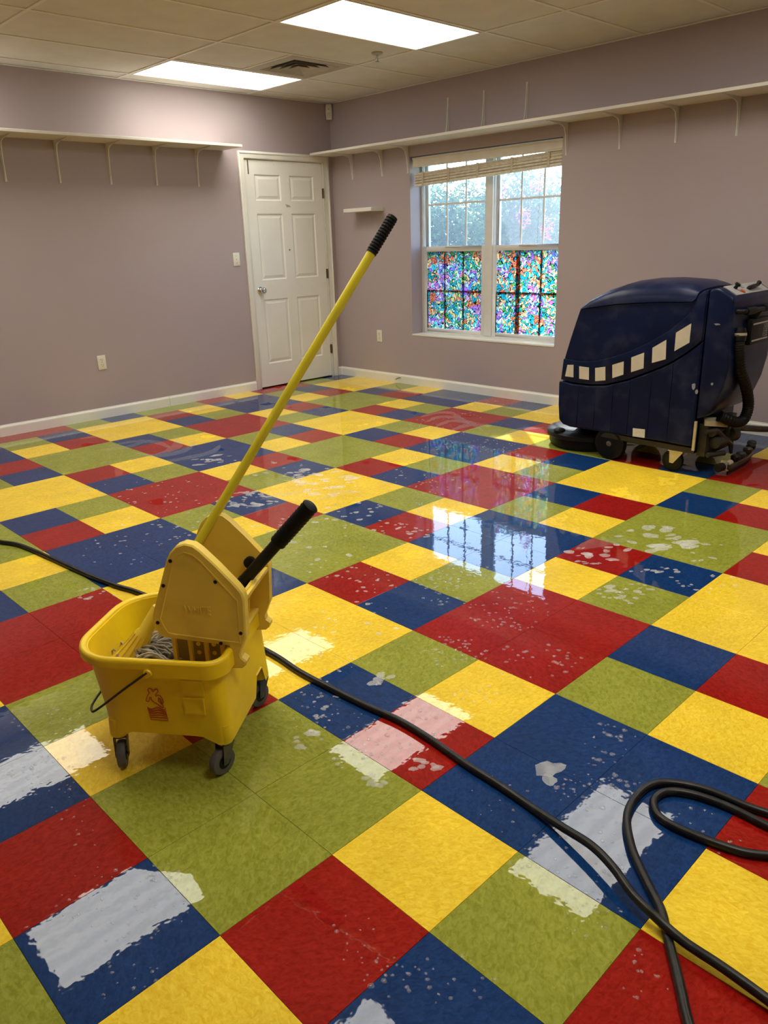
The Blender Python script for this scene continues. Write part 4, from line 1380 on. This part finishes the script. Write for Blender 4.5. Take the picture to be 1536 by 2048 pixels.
obj('lever_knob', MB().tube([on_panel(3.93, 0.55, 0.0), on_panel(3.93, 0.60, 0.012), on_panel(4.01, 0.55, 0.018), on_panel(4.05, 0.52, 0.018)], [0.009, 0.012, 0.011, 0.009], 12).tube([on_panel(4.05, 0.52, 0.018), on_panel(4.07, 0.46, 0.030)], [0.010, 0.013], 12), M_BLKP, cp, smooth=40)
obj('gauge', MB().lathe([(0, 0.020), (0.004, 0.020), (0.005, 0.016)], on_panel(3.90, 0.22, 0.003), pn, 18), mat('gauge_face', (0.20, 0.27, 0.34), 0.2, var=0.1), cp, smooth=40)
# drive handle
hb = [(3.700, 0.585, 0.925), (3.715, 0.545, 0.925), (3.76, 0.535, 0.925), (3.92, 0.532, 0.922), (4.09, 0.535, 0.922), (4.150, 0.545, 0.922), (4.165, 0.585, 0.922)]
hd = obj('drive_handle', MB().tube(catmull([(x - SX, y - SY, z) for x, y, z in hb], 5), 0.013, 12), M_BLKP, sc, smooth=50)
for x0, x1 in ((3.74, 3.86), (3.97, 4.09)):
    obj('hand_grip', MB().tube([(x0 - SX, 0.536 - SY, 0.924), ((x0 + x1) / 2 - SX, 0.533 - SY, 0.923), (x1 - SX, 0.536 - SY, 0.922)], [0.019, 0.020, 0.019], 14), M_BLACK, hd, smooth=50)
obj('handle_post', MB().tube([(3.915 - SX, 0.532 - SY, 0.922), (3.915 - SX, 0.552 - SY, 0.885), (3.915 - SX, 0.585 - SY, 0.865)], 0.018, 12), M_BLKP, hd, smooth=50)
# charger box with a light border and small print
cb = obj('charger_box', MB().box((3.845 - SX, 0.536 - SY, 0.735), (4.100 - SX, 0.580 - SY, 0.872)), M_BLKP, sc, bevel=0.003)
yf = 0.536 - SY - 0.001
mb = MB().box((3.862 - SX, yf, 0.842), (4.084 - SX, yf + 0.002, 0.850)).box((3.862 - SX, yf, 0.752), (4.084 - SX, yf + 0.002, 0.760))
rs = random.Random(5)
for col_, (x, h) in enumerate(((4.040, 0.009), (4.062, 0.012), (4.018, 0.006))):
    z = 0.836
    while z > 0.770:
        l = rs.uniform(0.004, 0.008)
        mb.box((x - SX - h / 2, yf, z - l), (x - SX + h / 2 * rs.uniform(0.3, 1), yf + 0.002, z))
        z -= l + rs.uniform(0.0025, 0.006)
tag(obj('printed_border', mb, mat('print_grey', (0.40, 0.40, 0.38), 0.5, var=0.1), cb), 'pale printed lines')
# drain hose
hose = [(3.735, 0.556, 0.812), (3.728, 0.552, 0.775), (3.728, 0.548, 0.735), (3.745, 0.545, 0.672), (3.785, 0.545, 0.600), (3.870, 0.545, 0.520), (3.940, 0.545, 0.430), (3.960, 0.545, 0.360), (3.925, 0.548, 0.305), (3.860, 0.56, 0.300), (3.800, 0.58, 0.320), (3.760, 0.62, 0.345)]
pts = catmull([(x - SX, y - SY, z) for x, y, z in hose], 9)
hs = obj('drain_hose', MB().tube(pts, [0.030 + (0.0014 if k % 2 else -0.0014) for k in range(len(pts))], 14), M_BLACK, sc, smooth=20)
obj('hose_cuff', MB().tube([(3.737 - SX, 0.558 - SY, 0.838), (3.732 - SX, 0.555 - SY, 0.800), (3.728 - SX, 0.552 - SY, 0.770)], [0.030, 0.037, 0.034], 16), M_BLKP, hs, smooth=40)
obj('hose_clamp', MB().tube([(3.734 - SX, 0.556 - SY, 0.812), (3.733 - SX, 0.555 - SY, 0.798)], 0.038, 16), M_FORK, hs, smooth=40)
# chassis
mb = MB()
mb.rings([[(x - SX, y - SY, z + dz) for x, z, dz in ((3.665, zz, 0.0), (3.665, zz, 0.030), (3.705, zz, 0.030), (3.705, zz, 0.0))] for y, zz in ((1.30, 0.138), (0.80, 0.130), (0.705, 0.130))])
mb.rings([[(x - SX, y - SY, z + dz) for x, z, dz in ((4.155, zz, 0.0), (4.155, zz, 0.030), (4.195, zz, 0.030), (4.195, zz, 0.0))] for y, zz in ((1.30, 0.138), (0.80, 0.130), (0.705, 0.130))])
mb.box((3.67 - SX, 0.705 - SY, 0.13), (4.19 - SX, 0.745 - SY, 0.16))
mb.box((3.72 - SX, 0.95 - SY, 0.115), (4.14 - SX, 1.30 - SY, 0.168))
obj('chassis', mb, M_FRAME, sc)
obj('rear_bracket', MB().box((3.652 - SX, 0.700 - SY, 0.150), (3.664 - SX, 0.714 - SY, 0.320)), M_FORK, sc)
# brush deck
bc = Vector((3.935 - SX, 1.560 - SY, 0))
dk = obj('brush_deck', MB().lathe([(0.070, 0.262), (0.076, 0.268), (0.100, 0.266), (0.112, 0.250), (0.120, 0.200), (0.135, 0.110), (0.168, 0.100)], bc, (0, 0, 1), 48), M_BLKP, sc, smooth=40)
obj('brush', MB().lathe([(0.004, 0.238), (0.030, 0.250), (0.070, 0.252)], bc, (0, 0, 1), 48), M_BLACK, dk, smooth=40)
obj('deck_guide', MB().lathe([(0.112, 0.040), (0.124, 0.038), (0.130, 0.030), (0.136, 0.012)], Vector((3.72 - SX, 1.64 - SY, 0)), (0, 0, 1), 20), M_BLKP, dk, smooth=40)
# drive wheels
for x, s in ((3.690, -1), (4.170, 1)):
    w = obj('drive_wheel', MB().lathe([(-0.024, 0.060), (-0.026, 0.084), (-0.022, 0.098), (-0.012, 0.1015), (0.012, 0.1015), (0.022, 0.098), (0.026, 0.084), (0.024, 0.060)], (x - SX, 1.245 - SY, 0.1015), (1, 0, 0), 36), M_BLACK, sc, smooth=35)
    obj('wheel_disc', MB().lathe([(-0.022, 0.082), (0.022, 0.082)], (x - SX, 1.245 - SY, 0.1015), (1, 0, 0), 30), M_BLKP, w, smooth=30)
    obj('wheel_bolt', MB().lathe([(0, 0.018), (0.006, 0.017), (0.008, 0.011), (0.012, 0.010)], (x + s * 0.022 - SX, 1.245 - SY, 0.1015), (s, 0, 0), 12), M_STEEL, w)
# rear casters
for x in (3.690, 4.160):
    c = Vector((x - SX, 0.835 - SY, 0.064))
    cs = obj('caster_wheel', MB().lathe([(-0.014, 0.040), (-0.016, 0.052), (-0.013, 0.061), (0, 0.064), (0.013, 0.061), (0.016, 0.052), (0.014, 0.040)], c, (1, 0, 0), 30), M_BLACK, sc, smooth=35)
    obj('caster_hub', MB().lathe([(-0.0145, 0.041), (0.0145, 0.041)], c, (1, 0, 0), 24), M_BLKP, cs)
    mb = MB()
    for s in (-1, 1):
        q = [(c.y + 0.012, 0.052), (c.y - 0.010, 0.050), (c.y - 0.062, 0.118), (c.y - 0.062, 0.126), (c.y + 0.022, 0.126), (c.y + 0.016, 0.118)]
        mb.prism(q, c.x + s * 0.020 - 0.0015, c.x + s * 0.020 + 0.0015, 'x')
    mb.box((c.x - 0.026, c.y - 0.064, 0.122), (c.x + 0.026, c.y + 0.024, 0.128))
    mb.cyl((c.x - 0.025, c.y, 0.064), (c.x + 0.025, c.y, 0.064), 0.006, 10)
    tag(obj('caster_fork', mb, M_FORK, cs), 'pale zinc caster fork')
# squeegee lift: arms, curved squeegee body, rollers and knobs
mb = MB()
def P3(x, y, z):
    return (x - SX, y - SY, z)
mb.box(P3(3.70, 0.655, 0.110), P3(4.10, 0.705, 0.300))
mb.cyl(P3(3.72, 0.640, 0.250), P3(4.02, 0.640, 0.250), 0.024, 14)
mb.cyl(P3(3.74, 0.625, 0.190), P3(3.92, 0.625, 0.190), 0.034, 14)
mb.cyl(P3(3.70, 0.640, 0.125), P3(3.86, 0.610, 0.110), 0.016, 12)
mb.box(P3(3.86, 0.60, 0.20), P3(3.90, 0.66, 0.28))
mb.cyl(P3(3.90, 0.61, 0.215), P3(3.96, 0.60, 0.205), 0.040, 14)
sm = obj('squeegee_mount', mb, M_FRAME, sc, bevel=0.003)
obj('mount_cap', MB().rings([[P3(3.665, 0.66, 0.325), P3(3.860, 0.60, 0.300), P3(3.905, 0.63, 0.308), P3(3.74, 0.70, 0.333)], [P3(3.665, 0.66, 0.300), P3(3.840, 0.60, 0.268), P3(3.905, 0.63, 0.296), P3(3.74, 0.70, 0.30)]]), M_FORK, sm)
obj('squeegee_arm', MB().tube([P3(3.68, 0.655, 0.262), P3(3.75, 0.625, 0.262), P3(3.92, 0.60, 0.150), P3(3.935, 0.60, 0.095)], [0.012, 0.016, 0.016, 0.010], 8), M_ALU, sm)
obj('squeegee_arm', MB().tube([P3(4.10, 0.675, 0.225), P3(4.30, 0.70, 0.165), P3(4.50, 0.66, 0.125), P3(4.62, 0.62, 0.105)], [0.016, 0.020, 0.020, 0.018], 8), M_ALU, sm)
sqp = catmull([P3(3.63, 0.585, 0.048), P3(3.74, 0.560, 0.048), P3(3.88, 0.555, 0.048), P3(4.06, 0.560, 0.048), P3(4.22, 0.590, 0.048), P3(4.34, 0.640, 0.048)], 5)
mb = MB()
mb.rings([[(p.x, p.y - 0.016, 0.030), (p.x, p.y + 0.016, 0.030), (p.x, p.y + 0.016, 0.062), (p.x, p.y - 0.016, 0.062)] for p in sqp[7:]])
sq_ = obj('squeegee', mb, M_ALU, sc, bevel=0.003)
mb = MB()
mb.rings([[(p.x, p.y - 0.005, 0.002), (p.x, p.y - 0.001, 0.002), (p.x, p.y + 0.002, 0.034), (p.x, p.y - 0.006, 0.034)] for p in sqp[7:]])
obj('squeegee_blade', mb, M_BLACK, sq_)
for x, y, m_ in ((3.90, 0.557, M_BLKP), (3.985, 0.559, M_FRAME), (4.11, 0.570, M_ALU), (4.20, 0.586, M_BLKP), (4.285, 0.615, M_FRAME)):
    obj('squeegee_knob', MB().lathe([(0.058, 0.012), (0.068, 0.012), (0.070, 0.026), (0.090, 0.028), (0.098, 0.020)], P3(x, y, 0), (0, 0, 1), 14), m_, sq_, smooth=40)
obj('squeegee_roller', MB().cyl(P3(3.70, 0.575, 0.060), P3(3.745, 0.565, 0.060), 0.024, 16), M_BLACK, sq_, smooth=40)
mb = MB().box(P3(3.765, 0.55, 0.030), P3(3.773, 0.585, 0.090)).box(P3(3.765, 0.55, 0.026), P3(3.860, 0.585, 0.034)).cyl(P3(3.80, 0.565, 0.062), P3(3.85, 0.562, 0.062), 0.018, 12)
tag(obj('roller_bracket', mb, M_FORK, sq_), 'pale metal roller bracket')
# sticker and scuffs on the near side
tag(obj('white_sticker', MB().prism(yz([(1.086, 0.226), (1.008, 0.230), (1.006, 0.178), (1.084, 0.176)]), XN - 0.0010, XN + 0.001, 'x'), mat('sticker_white', (0.62, 0.61, 0.56), 0.5, var=0.12, vscale=160), sc), 'small white sticker')
for y, z, a, b in ((0.740, 0.518, 0.014, 0.026), (0.722, 0.488, 0.010, 0.018), (0.640, 0.54, 0.012, 0.010), (0.650, 0.86, 0.020, 0.006)):
    rs = random.Random(int(y * 1000))
    q = [(y + a * rs.uniform(0.5, 1) * math.cos(t * math.pi / 5), z + b * rs.uniform(0.5, 1) * math.sin(t * math.pi / 5)) for t in range(10)]
    obj('scuff_mark', MB().prism(yz(q), XN - 0.0008, XN + 0.002, 'x'), M_SCUFF, sc)

# ------------------------------------------------------------------ water and suds on the floor
# clusters: centre, two half-axes, count, blob radius range, kind, elongation
SPOTS = [
    (2.173, 2.273, 0.144, -0.172, 0.208, 0.248, 46, 0.012, 0.045, "foam", 2.6),
    (1.707, 2.322, 0.11, -0.13, 0.093, 0.132, 22, 0.012, 0.04, "foam", 3),
    (2.046, 3.204, 0.097, -0.119, 0.097, 0.152, 16, 0.012, 0.035, "foam", 2.4),
    (2.181, 2.673, 0.122, -0.148, 0.138, 0.182, 14, 0.008, 0.02, "foam", 2),
    (1.577, 2.684, 0.285, -0.338, 0.231, 0.379, 60, 0.004, 0.011, "foam", 1.6),
    (1.906, 1.712, 0.153, -0.178, 0.156, 0.173, 24, 0.008, 0.022, "foam", 1.8),
    (1.548, 1.49, 0.14, -0.16, 0.248, 0.292, 26, 0.006, 0.02, "foam", 1.5),
    (1.872, 1.314, 0.11, -0.127, 0.119, 0.117, 22, 0.006, 0.018, "foam", 1.8),
    (2.6, 0.381, 0.125, -0.143, 0.184, 0.094, 22, 0.018, 0.055, "foam", 2.6),
    (2.265, 0.491, 0.086, -0.098, 0.09, 0.054, 18, 0.008, 0.026, "foam", 2.4),
    (2.009, 0.204, 0.077, -0.086, 0.09, 0.05, 26, 0.008, 0.024, "foam", 2.2),
    (2.263, 0.208, 0.067, -0.076, 0.066, 0.034, 14, 0.006, 0.02, "foam", 2),
    (2.618, 0.177, 0.071, -0.081, 0.139, 0.063, 8, 0.008, 0.02, "foam", 2),
    (0.55, 0.38, 0.033, -0.036, 0.03, 0.037, 9, 0.008, 0.02, "foam", 1.5),
    (0.552, 0.113, 0.024, -0.025, 0.019, 0.02, 6, 0.01, 0.02, "foam", 1.4),
    (0.58, 0.242, 0.038, -0.04, 0.044, 0.049, 12, 0.004, 0.01, "foam", 1.4),
    (0.689, 0.501, 0.053, -0.057, 0.088, 0.105, 16, 0.004, 0.01, "foam", 1.6),
    (0.906, 0.447, 0.028, -0.031, 0.029, 0.03, 6, 0.01, 0.022, "foam", 1.6),
    (0.683, 0.055, 0.037, -0.039, 0.024, 0.023, 6, 0.01, 0.02, "foam", 2),
    (1.125, 0.833, 0.139, -0.153, 0.109, 0.12, 20, 0.004, 0.012, "foam", 1.6),
    (1.144, 2.257, 0.202, -0.233, 0.148, 0.262, 36, 0.004, 0.012, "foam", 1.8),
    (0.559, 1.787, 0.057, -0.063, 0.03, 0.065, 12, 0.006, 0.014, "foam", 1.6),
    (0.863, 2.177, 0.128, -0.146, 0.09, 0.18, 18, 0.004, 0.009, "foam", 1.6),
    (2.316, -0.0, 0.091, -0.102, 0.092, 0.041, 14, 0.006, 0.016, "foam", 2),
    (1.529, 1.813, 0.099, -0.114, 0.129, 0.17, 18, 0.005, 0.012, "foam", 1.6),
    (1.417, 1.045, 0.084, -0.094, 0.104, 0.11, 24, 0.004, 0.01, "foam", 1.5),
    (1.129, 3.216, 0.197, -0.233, 0.085, 0.192, 26, 0.004, 0.009, "foam", 1.6),
    (1.348, 4.367, 0.165, -0.203, 0.079, 0.202, 16, 0.005, 0.012, "foam", 1.6),
    (2.609, 1.829, 0.169, -0.203, 0.221, 0.204, 30, 0.004, 0.012, "foam", 1.8),
    (3.446, 2.09, 0.211, -0.263, 0.148, 0.119, 70, 0.004, 0.008, "drop", 1.2),
    (3.664, 2.648, 0.161, -0.206, 0.268, 0.238, 60, 0.004, 0.009, "drop", 1.2),
    (4.757, 2.924, 0.153, -0.206, 0.244, 0.187, 30, 0.005, 0.01, "drop", 1.3),
    (4.383, 2.897, 0.15, -0.197, 0.313, 0.255, 40, 0.005, 0.01, "drop", 1.3),
    (3.022, 2.301, 0.105, -0.129, 0.13, 0.123, 24, 0.004, 0.009, "drop", 1.3),
    (2.419, 1.617, 0.071, -0.084, 0.33, 0.3, 40, 0.004, 0.008, "drop", 1.2),
    (3.264, 1.624, 0.137, -0.167, 0.279, 0.203, 50, 0.003, 0.007, "drop", 1.2),
    (1.526, 0.777, 0.081, -0.09, 0.105, 0.095, 44, 0.0035, 0.009, "drop", 1.3),
    (1.72, 0.781, 0.083, -0.094, 0.098, 0.082, 40, 0.003, 0.008, "drop", 1.2),
    (1.572, 0.461, 0.113, -0.126, 0.134, 0.102, 60, 0.003, 0.008, "drop", 1.3),
    (1.333, 0.176, 0.123, -0.134, 0.091, 0.065, 34, 0.003, 0.01, "drop", 1.3),
    (1.203, 0.417, 0.07, -0.076, 0.088, 0.076, 40, 0.003, 0.008, "drop", 1.3),
    (1.056, 0.166, 0.052, -0.057, 0.043, 0.035, 14, 0.003, 0.007, "drop", 1.2),
    (1.106, -0.254, 0.056, -0.06, 0.1, 0.058, 34, 0.002, 0.006, "drop", 1.1),
    (0.924, -0.331, 0.078, -0.082, 0.067, 0.04, 60, 0.0016, 0.006, "drop", 1.1),
    (0.654, -0.389, 0.086, -0.089, 0.076, 0.05, 40, 0.0016, 0.005, "drop", 1.1),
    (0.852, 0.191, 0.07, -0.075, 0.056, 0.051, 44, 0.0018, 0.006, "drop", 1.1),
    (0.668, 0.213, 0.067, -0.072, 0.064, 0.065, 40, 0.0016, 0.006, "drop", 1.1),
    (0.854, 0.698, 0.081, -0.088, 0.107, 0.128, 44, 0.002, 0.007, "drop", 1.2),
    (0.629, 0.43, 0.092, -0.098, 0.098, 0.118, 44, 0.002, 0.006, "drop", 1.2),
    (0.569, -0.518, 0.05, -0.052, 0.055, 0.034, 34, 0.0015, 0.004, "drop", 1.1),
    (-0.095, 0.229, 0.115, -0.119, 0.052, 0.102, 60, 0.0014, 0.004, "drop", 1.1),
    (0.002, 0.229, 0.032, -0.033, 0.018, 0.032, 24, 0.002, 0.005, "drop", 1.1),
    (-0.187, 0.047, 0.062, -0.064, 0.02, 0.041, 20, 0.0014, 0.004, "drop", 1.1),
    (-0.047, 0.784, 0.076, -0.081, 0.034, 0.085, 60, 0.0014, 0.004, "drop", 1.1),
    (-0.072, 0.536, 0.052, -0.055, 0.045, 0.103, 14, 0.0016, 0.004, "drop", 1.2),
    (0.179, -0.202, 0.042, -0.044, 0.048, 0.053, 14, 0.0015, 0.004, "drop", 1.1),
    (0.253, -0.406, 0.066, -0.069, 0.048, 0.042, 24, 0.0016, 0.004, "drop", 1.1),
    (0.166, -0.317, 0.033, -0.035, 0.037, 0.038, 20, 0.002, 0.005, "drop", 1.1),
    (0.527, -0.674, 0.039, -0.041, 0.059, 0.031, 14, 0.0016, 0.004, "drop", 1.2),
    (0.431, 0.719, 0.063, -0.068, 0.059, 0.093, 8, 0.002, 0.004, "drop", 1.1),
    (0.067, 1.033, 0.085, -0.091, 0.032, 0.079, 24, 0.002, 0.005, "drop", 1.2),
    (0.69, 1.571, 0.083, -0.092, 0.069, 0.128, 0, 0.004, 0.01, "foam", 1.5),
    (0.767, -0.463, 0.047, -0.049, 0.083, 0.047, 16, 0.002, 0.006, "drop", 1.1),
    (0.985, -0.551, 0.033, -0.034, 0.049, 0.022, 8, 0.002, 0.004, "drop", 1.1),
    (0.719, -0.169, 0.052, -0.055, 0.088, 0.068, 12, 0.0015, 0.004, "drop", 1.1),
    (0.962, -0.667, 0.039, -0.041, 0.061, 0.025, 6, 0.002, 0.004, "drop", 1.1),
]
ARCS = [
    [(1.743, 4.141), (1.915, 4.135), (2.035, 3.985), (2.012, 3.696)],
    [(1.771, 3.639), (1.928, 3.651), (2.095, 3.771), (2.227, 4.034)],
    [(1.791, 3.82), (1.858, 3.593), (2.055, 3.6), (2.241, 3.774)],
    [(1.661, 4.087), (1.812, 4.01), (2.041, 4.071)],
    [(1.73, 3.495), (1.871, 3.418), (2.132, 3.4), (2.293, 3.524)],
    [(3.823, 3.002), (4.02, 3.019), (4.094, 2.922), (3.988, 2.701)],
    [(3.717, 2.851), (3.934, 2.888), (3.991, 2.755), (3.865, 2.524)],
    [(3.64, 2.678), (3.875, 2.732), (3.917, 2.566), (3.773, 2.33)],
    [(3.626, 2.516), (3.865, 2.524), (3.943, 2.37)],
    [(3.801, 2.146), (4.013, 2.125), (4.142, 2.038)],
    [(3.618, 2.095), (3.867, 2.063), (3.976, 1.925)],
    [(2.257, 0.588), (2.409, 0.552), (2.526, 0.466)],
    [(1.713, 4.532), (1.856, 4.501), (1.941, 4.345)],
    [(1.744, 2.279), (1.872, 2.265), (1.993, 2.191)],
    [(1.963, 2.021), (2.123, 2.037), (2.216, 1.928)],
]
rs = random.Random(21)
def blob(mb, x, y, r, el, ang, h, n=9):
    ca, sa = math.cos(ang), math.sin(ang)
    rr = [rs.uniform(0.72, 1.15) for _ in range(n)]
    ring = lambda k, z: [(x + (q * r * el * k * math.cos(2 * math.pi * i / n)) * ca - (q * r * k * math.sin(2 * math.pi * i / n)) * sa,
                          y + (q * r * el * k * math.cos(2 * math.pi * i / n)) * sa + (q * r * k * math.sin(2 * math.pi * i / n)) * ca, z) for i, q in enumerate(rr)]
    mb.rings([ring(1.0, 0.0004), ring(0.86, 0.0004 + h * 0.6), ring(0.45, 0.0004 + h)], False, True)
foam, drop = MB(), MB()
for cx_, cy_, ax_, ay_, bx_, by_, n_, s0, s1, kind, el in SPOTS:
    for k in range(n_):
        a = rs.uniform(0, 2 * math.pi)
        q = math.sqrt(rs.random())
        u_, v_ = q * math.cos(a), q * math.sin(a)
        x, y = cx_ + ax_ * u_ + bx_ * v_, cy_ + ay_ * u_ + by_ * v_
        if not (XB < x < WX - 0.05 and YB < y < WY - 0.05):
            continue
        r = s0 + (s1 - s0) * rs.random() ** 2.2
        e = rs.uniform(1.0, el)
        ang = math.radians(-45) + rs.gauss(0, 0.45)
        if kind == 'foam':
            blob(foam, x, y, r / math.sqrt(e), e, ang, min(0.0012, r * 0.10), 11)
        else:
            r *= 1.45 if r < 0.0062 else 1.0
            blob(drop, x, y, r / math.sqrt(e), e, ang, min(0.0022, r * 0.30), 10)
# larger flat puddles of suds
for x, y, r, e, a in ((0.905, -0.190, 0.030, 1.5, -0.5), (0.87, -0.215, 0.018, 1.3, 0.6)):
    blob(foam, x, y, r, e, a, 0.0008, 14)
tag(obj('soap_suds', foam, M_FOAM, smooth=60), 'scattered pale soap suds left on the wet floor tiles', 'soap suds', kind='stuff')
tag(obj('water_drops', drop, M_DROP, smooth=60), 'small clear water drops beaded on the floor tiles', 'water drops', kind='stuff')
mb = MB()
for arc in ARCS:
    P = catmull([(x, y, 0.0006) for x, y in arc], 7)
    n = len(P)
    L_, R_ = [], []
    for i, p in enumerate(P):
        d = (P[min(i + 1, n - 1)] - P[max(i - 1, 0)]).normalized()
        w = (0.034 + 0.016 * rs.random()) * math.sin(math.pi * (i + 0.4) / (n - 0.2))
        nn = Vector((-d.y, d.x, 0)) * w
        L_.append(p + nn)
        R_.append(p - nn)
    mb.add(L_ + R_, [(i, i + 1, n + i + 1, n + i) for i in range(n - 1)])
tag(obj('suds_swirl', mb, M_MIST), 'thin whitish swirls of suds smeared on the far floor tiles', 'soap suds', kind='stuff')

# ------------------------------------------------------------------ outdoors beyond the window
gd = tag(obj('ground_outside', MB().box((WX + wt, -6, -0.45), (16, 16, -0.30)), M_GRASS), 'grass outside the window', kind='structure')
def leaf_cloud(mb, c, rad, n, size, rnd, mi=0):
    c = Vector(c)
    for k in range(n):
        while True:
            v = Vector((rnd.uniform(-1, 1), rnd.uniform(-1, 1), rnd.uniform(-1, 1)))
            if 0.25 < v.length < 1:
                break
        p = c + Vector((v.x * rad[0], v.y * rad[1], v.z * rad[2]))
        d = Vector((rnd.uniform(-1, 1), rnd.uniform(-1, 1), rnd.uniform(-0.9, 0.5))).normalized()
        e = d.orthogonal().normalized()
        e = (e * math.cos(k) + d.cross(e) * math.sin(k))
        s = size * rnd.uniform(0.6, 1.3)
        nrm = d.cross(e)
        mb.add([p - d * s, p + e * s * 0.42 + nrm * s * 0.1, p + d * s, p - e * s * 0.42 + nrm * s * 0.1], [(0, 1, 2), (0, 2, 3)], mi)
def shrub(name, label, cat, base, clouds, n, size, leafm, blossoms=(), seed=1):
    rnd = random.Random(seed)
    t = thing(name, label, cat, base)
    b = Vector(base)
    mb = MB()
    for c, r in clouds:
        leaf_cloud(mb, c, r, n, size, rnd)
    mb.v = [tuple(Vector(v) - b) for v in mb.v]
    tag(obj('foliage', mb, leafm, t), kind='stuff')
    mb = MB()
    for c, r in clouds:
        q = Vector(c) - b
        mb.tube(catmull([Vector((rnd.uniform(-0.05, 0.05), rnd.uniform(-0.05, 0.05), -0.02)), Vector((q.x * 0.35, q.y * 0.35, q.z * 0.55)), q + Vector((0, 0, r[2] * 0.4))], 5), [0.022 - 0.0013 * i for i in range(11)], 7)
    obj('stem', mb, M_BARK, t)
    for c in blossoms:
        mb = MB()
        leaf_cloud(mb, Vector(c) - b, (0.07, 0.07, 0.10), 60, 0.022, rnd)
        tag(obj('blossom', mb, M_PINK, t), 'pink blossom cluster')
    return t
shrub('flowering_shrub', 'leafy green shrub with pink blossoms close outside the right sash', 'shrub', (6.35, 3.95, -0.30),
      [((6.35, 3.65, 0.7), (0.5, 0.65, 0.6)), ((6.4, 4.05, 0.9), (0.5, 0.50, 0.7)), ((6.4, 3.65, 1.45), (0.45, 0.62, 0.48)), ((6.4, 4.05, 1.55), (0.4, 0.48, 0.48))],
      2700, 0.030, M_LEAF, [(5.92, 3.86, 1.78), (5.90, 3.55, 1.50), (5.95, 3.32, 1.40), (5.95, 3.45, 1.80)], 4)
shrub('round_shrub', 'low rounded green shrub growing outside the left sash', 'shrub', (6.6, 5.25, -0.30),
      [((6.6, 5.05, 0.8), (0.55, 0.50, 0.7)), ((6.65, 5.55, 0.9), (0.55, 0.6, 0.8)), ((6.6, 5.05, 1.5), (0.5, 0.50, 0.5)), ((6.65, 5.6, 1.5), (0.5, 0.55, 0.5))],
      2700, 0.030, M_LEAF, (), 9)
shrub('added_shade_tree', 'slender tree added out of view, its crown blocking sun from the left sash', 'tree', (7.05, 6.45, -0.30),  # unseen crown, added and shaped to keep direct sun off the left panes
      [((6.7, 5.45, 3.75), (0.55, 0.60, 0.50)), ((6.95, 5.95, 4.1), (0.55, 0.6, 0.5)), ((6.35, 5.15, 3.45), (0.45, 0.45, 0.38))],
      3600, 0.034, M_LEAF, (), 17)
shrub('hedge_bush', 'dark green bush standing behind the nearer shrubs', 'shrub', (9.0, 5.6, -0.30),
      [((9.0, 4.6, 0.7), (0.7, 1.1, 0.8)), ((9.0, 5.8, 0.8), (0.7, 1.1, 0.9)), ((9.0, 7.0, 0.8), (0.7, 1.1, 0.9)), ((9.0, 5.2, 1.35), (0.6, 1.2, 0.6)), ((9.0, 6.7, 1.35), (0.6, 1.2, 0.6))],
      2200, 0.055, M_LEAF2, (), 13)
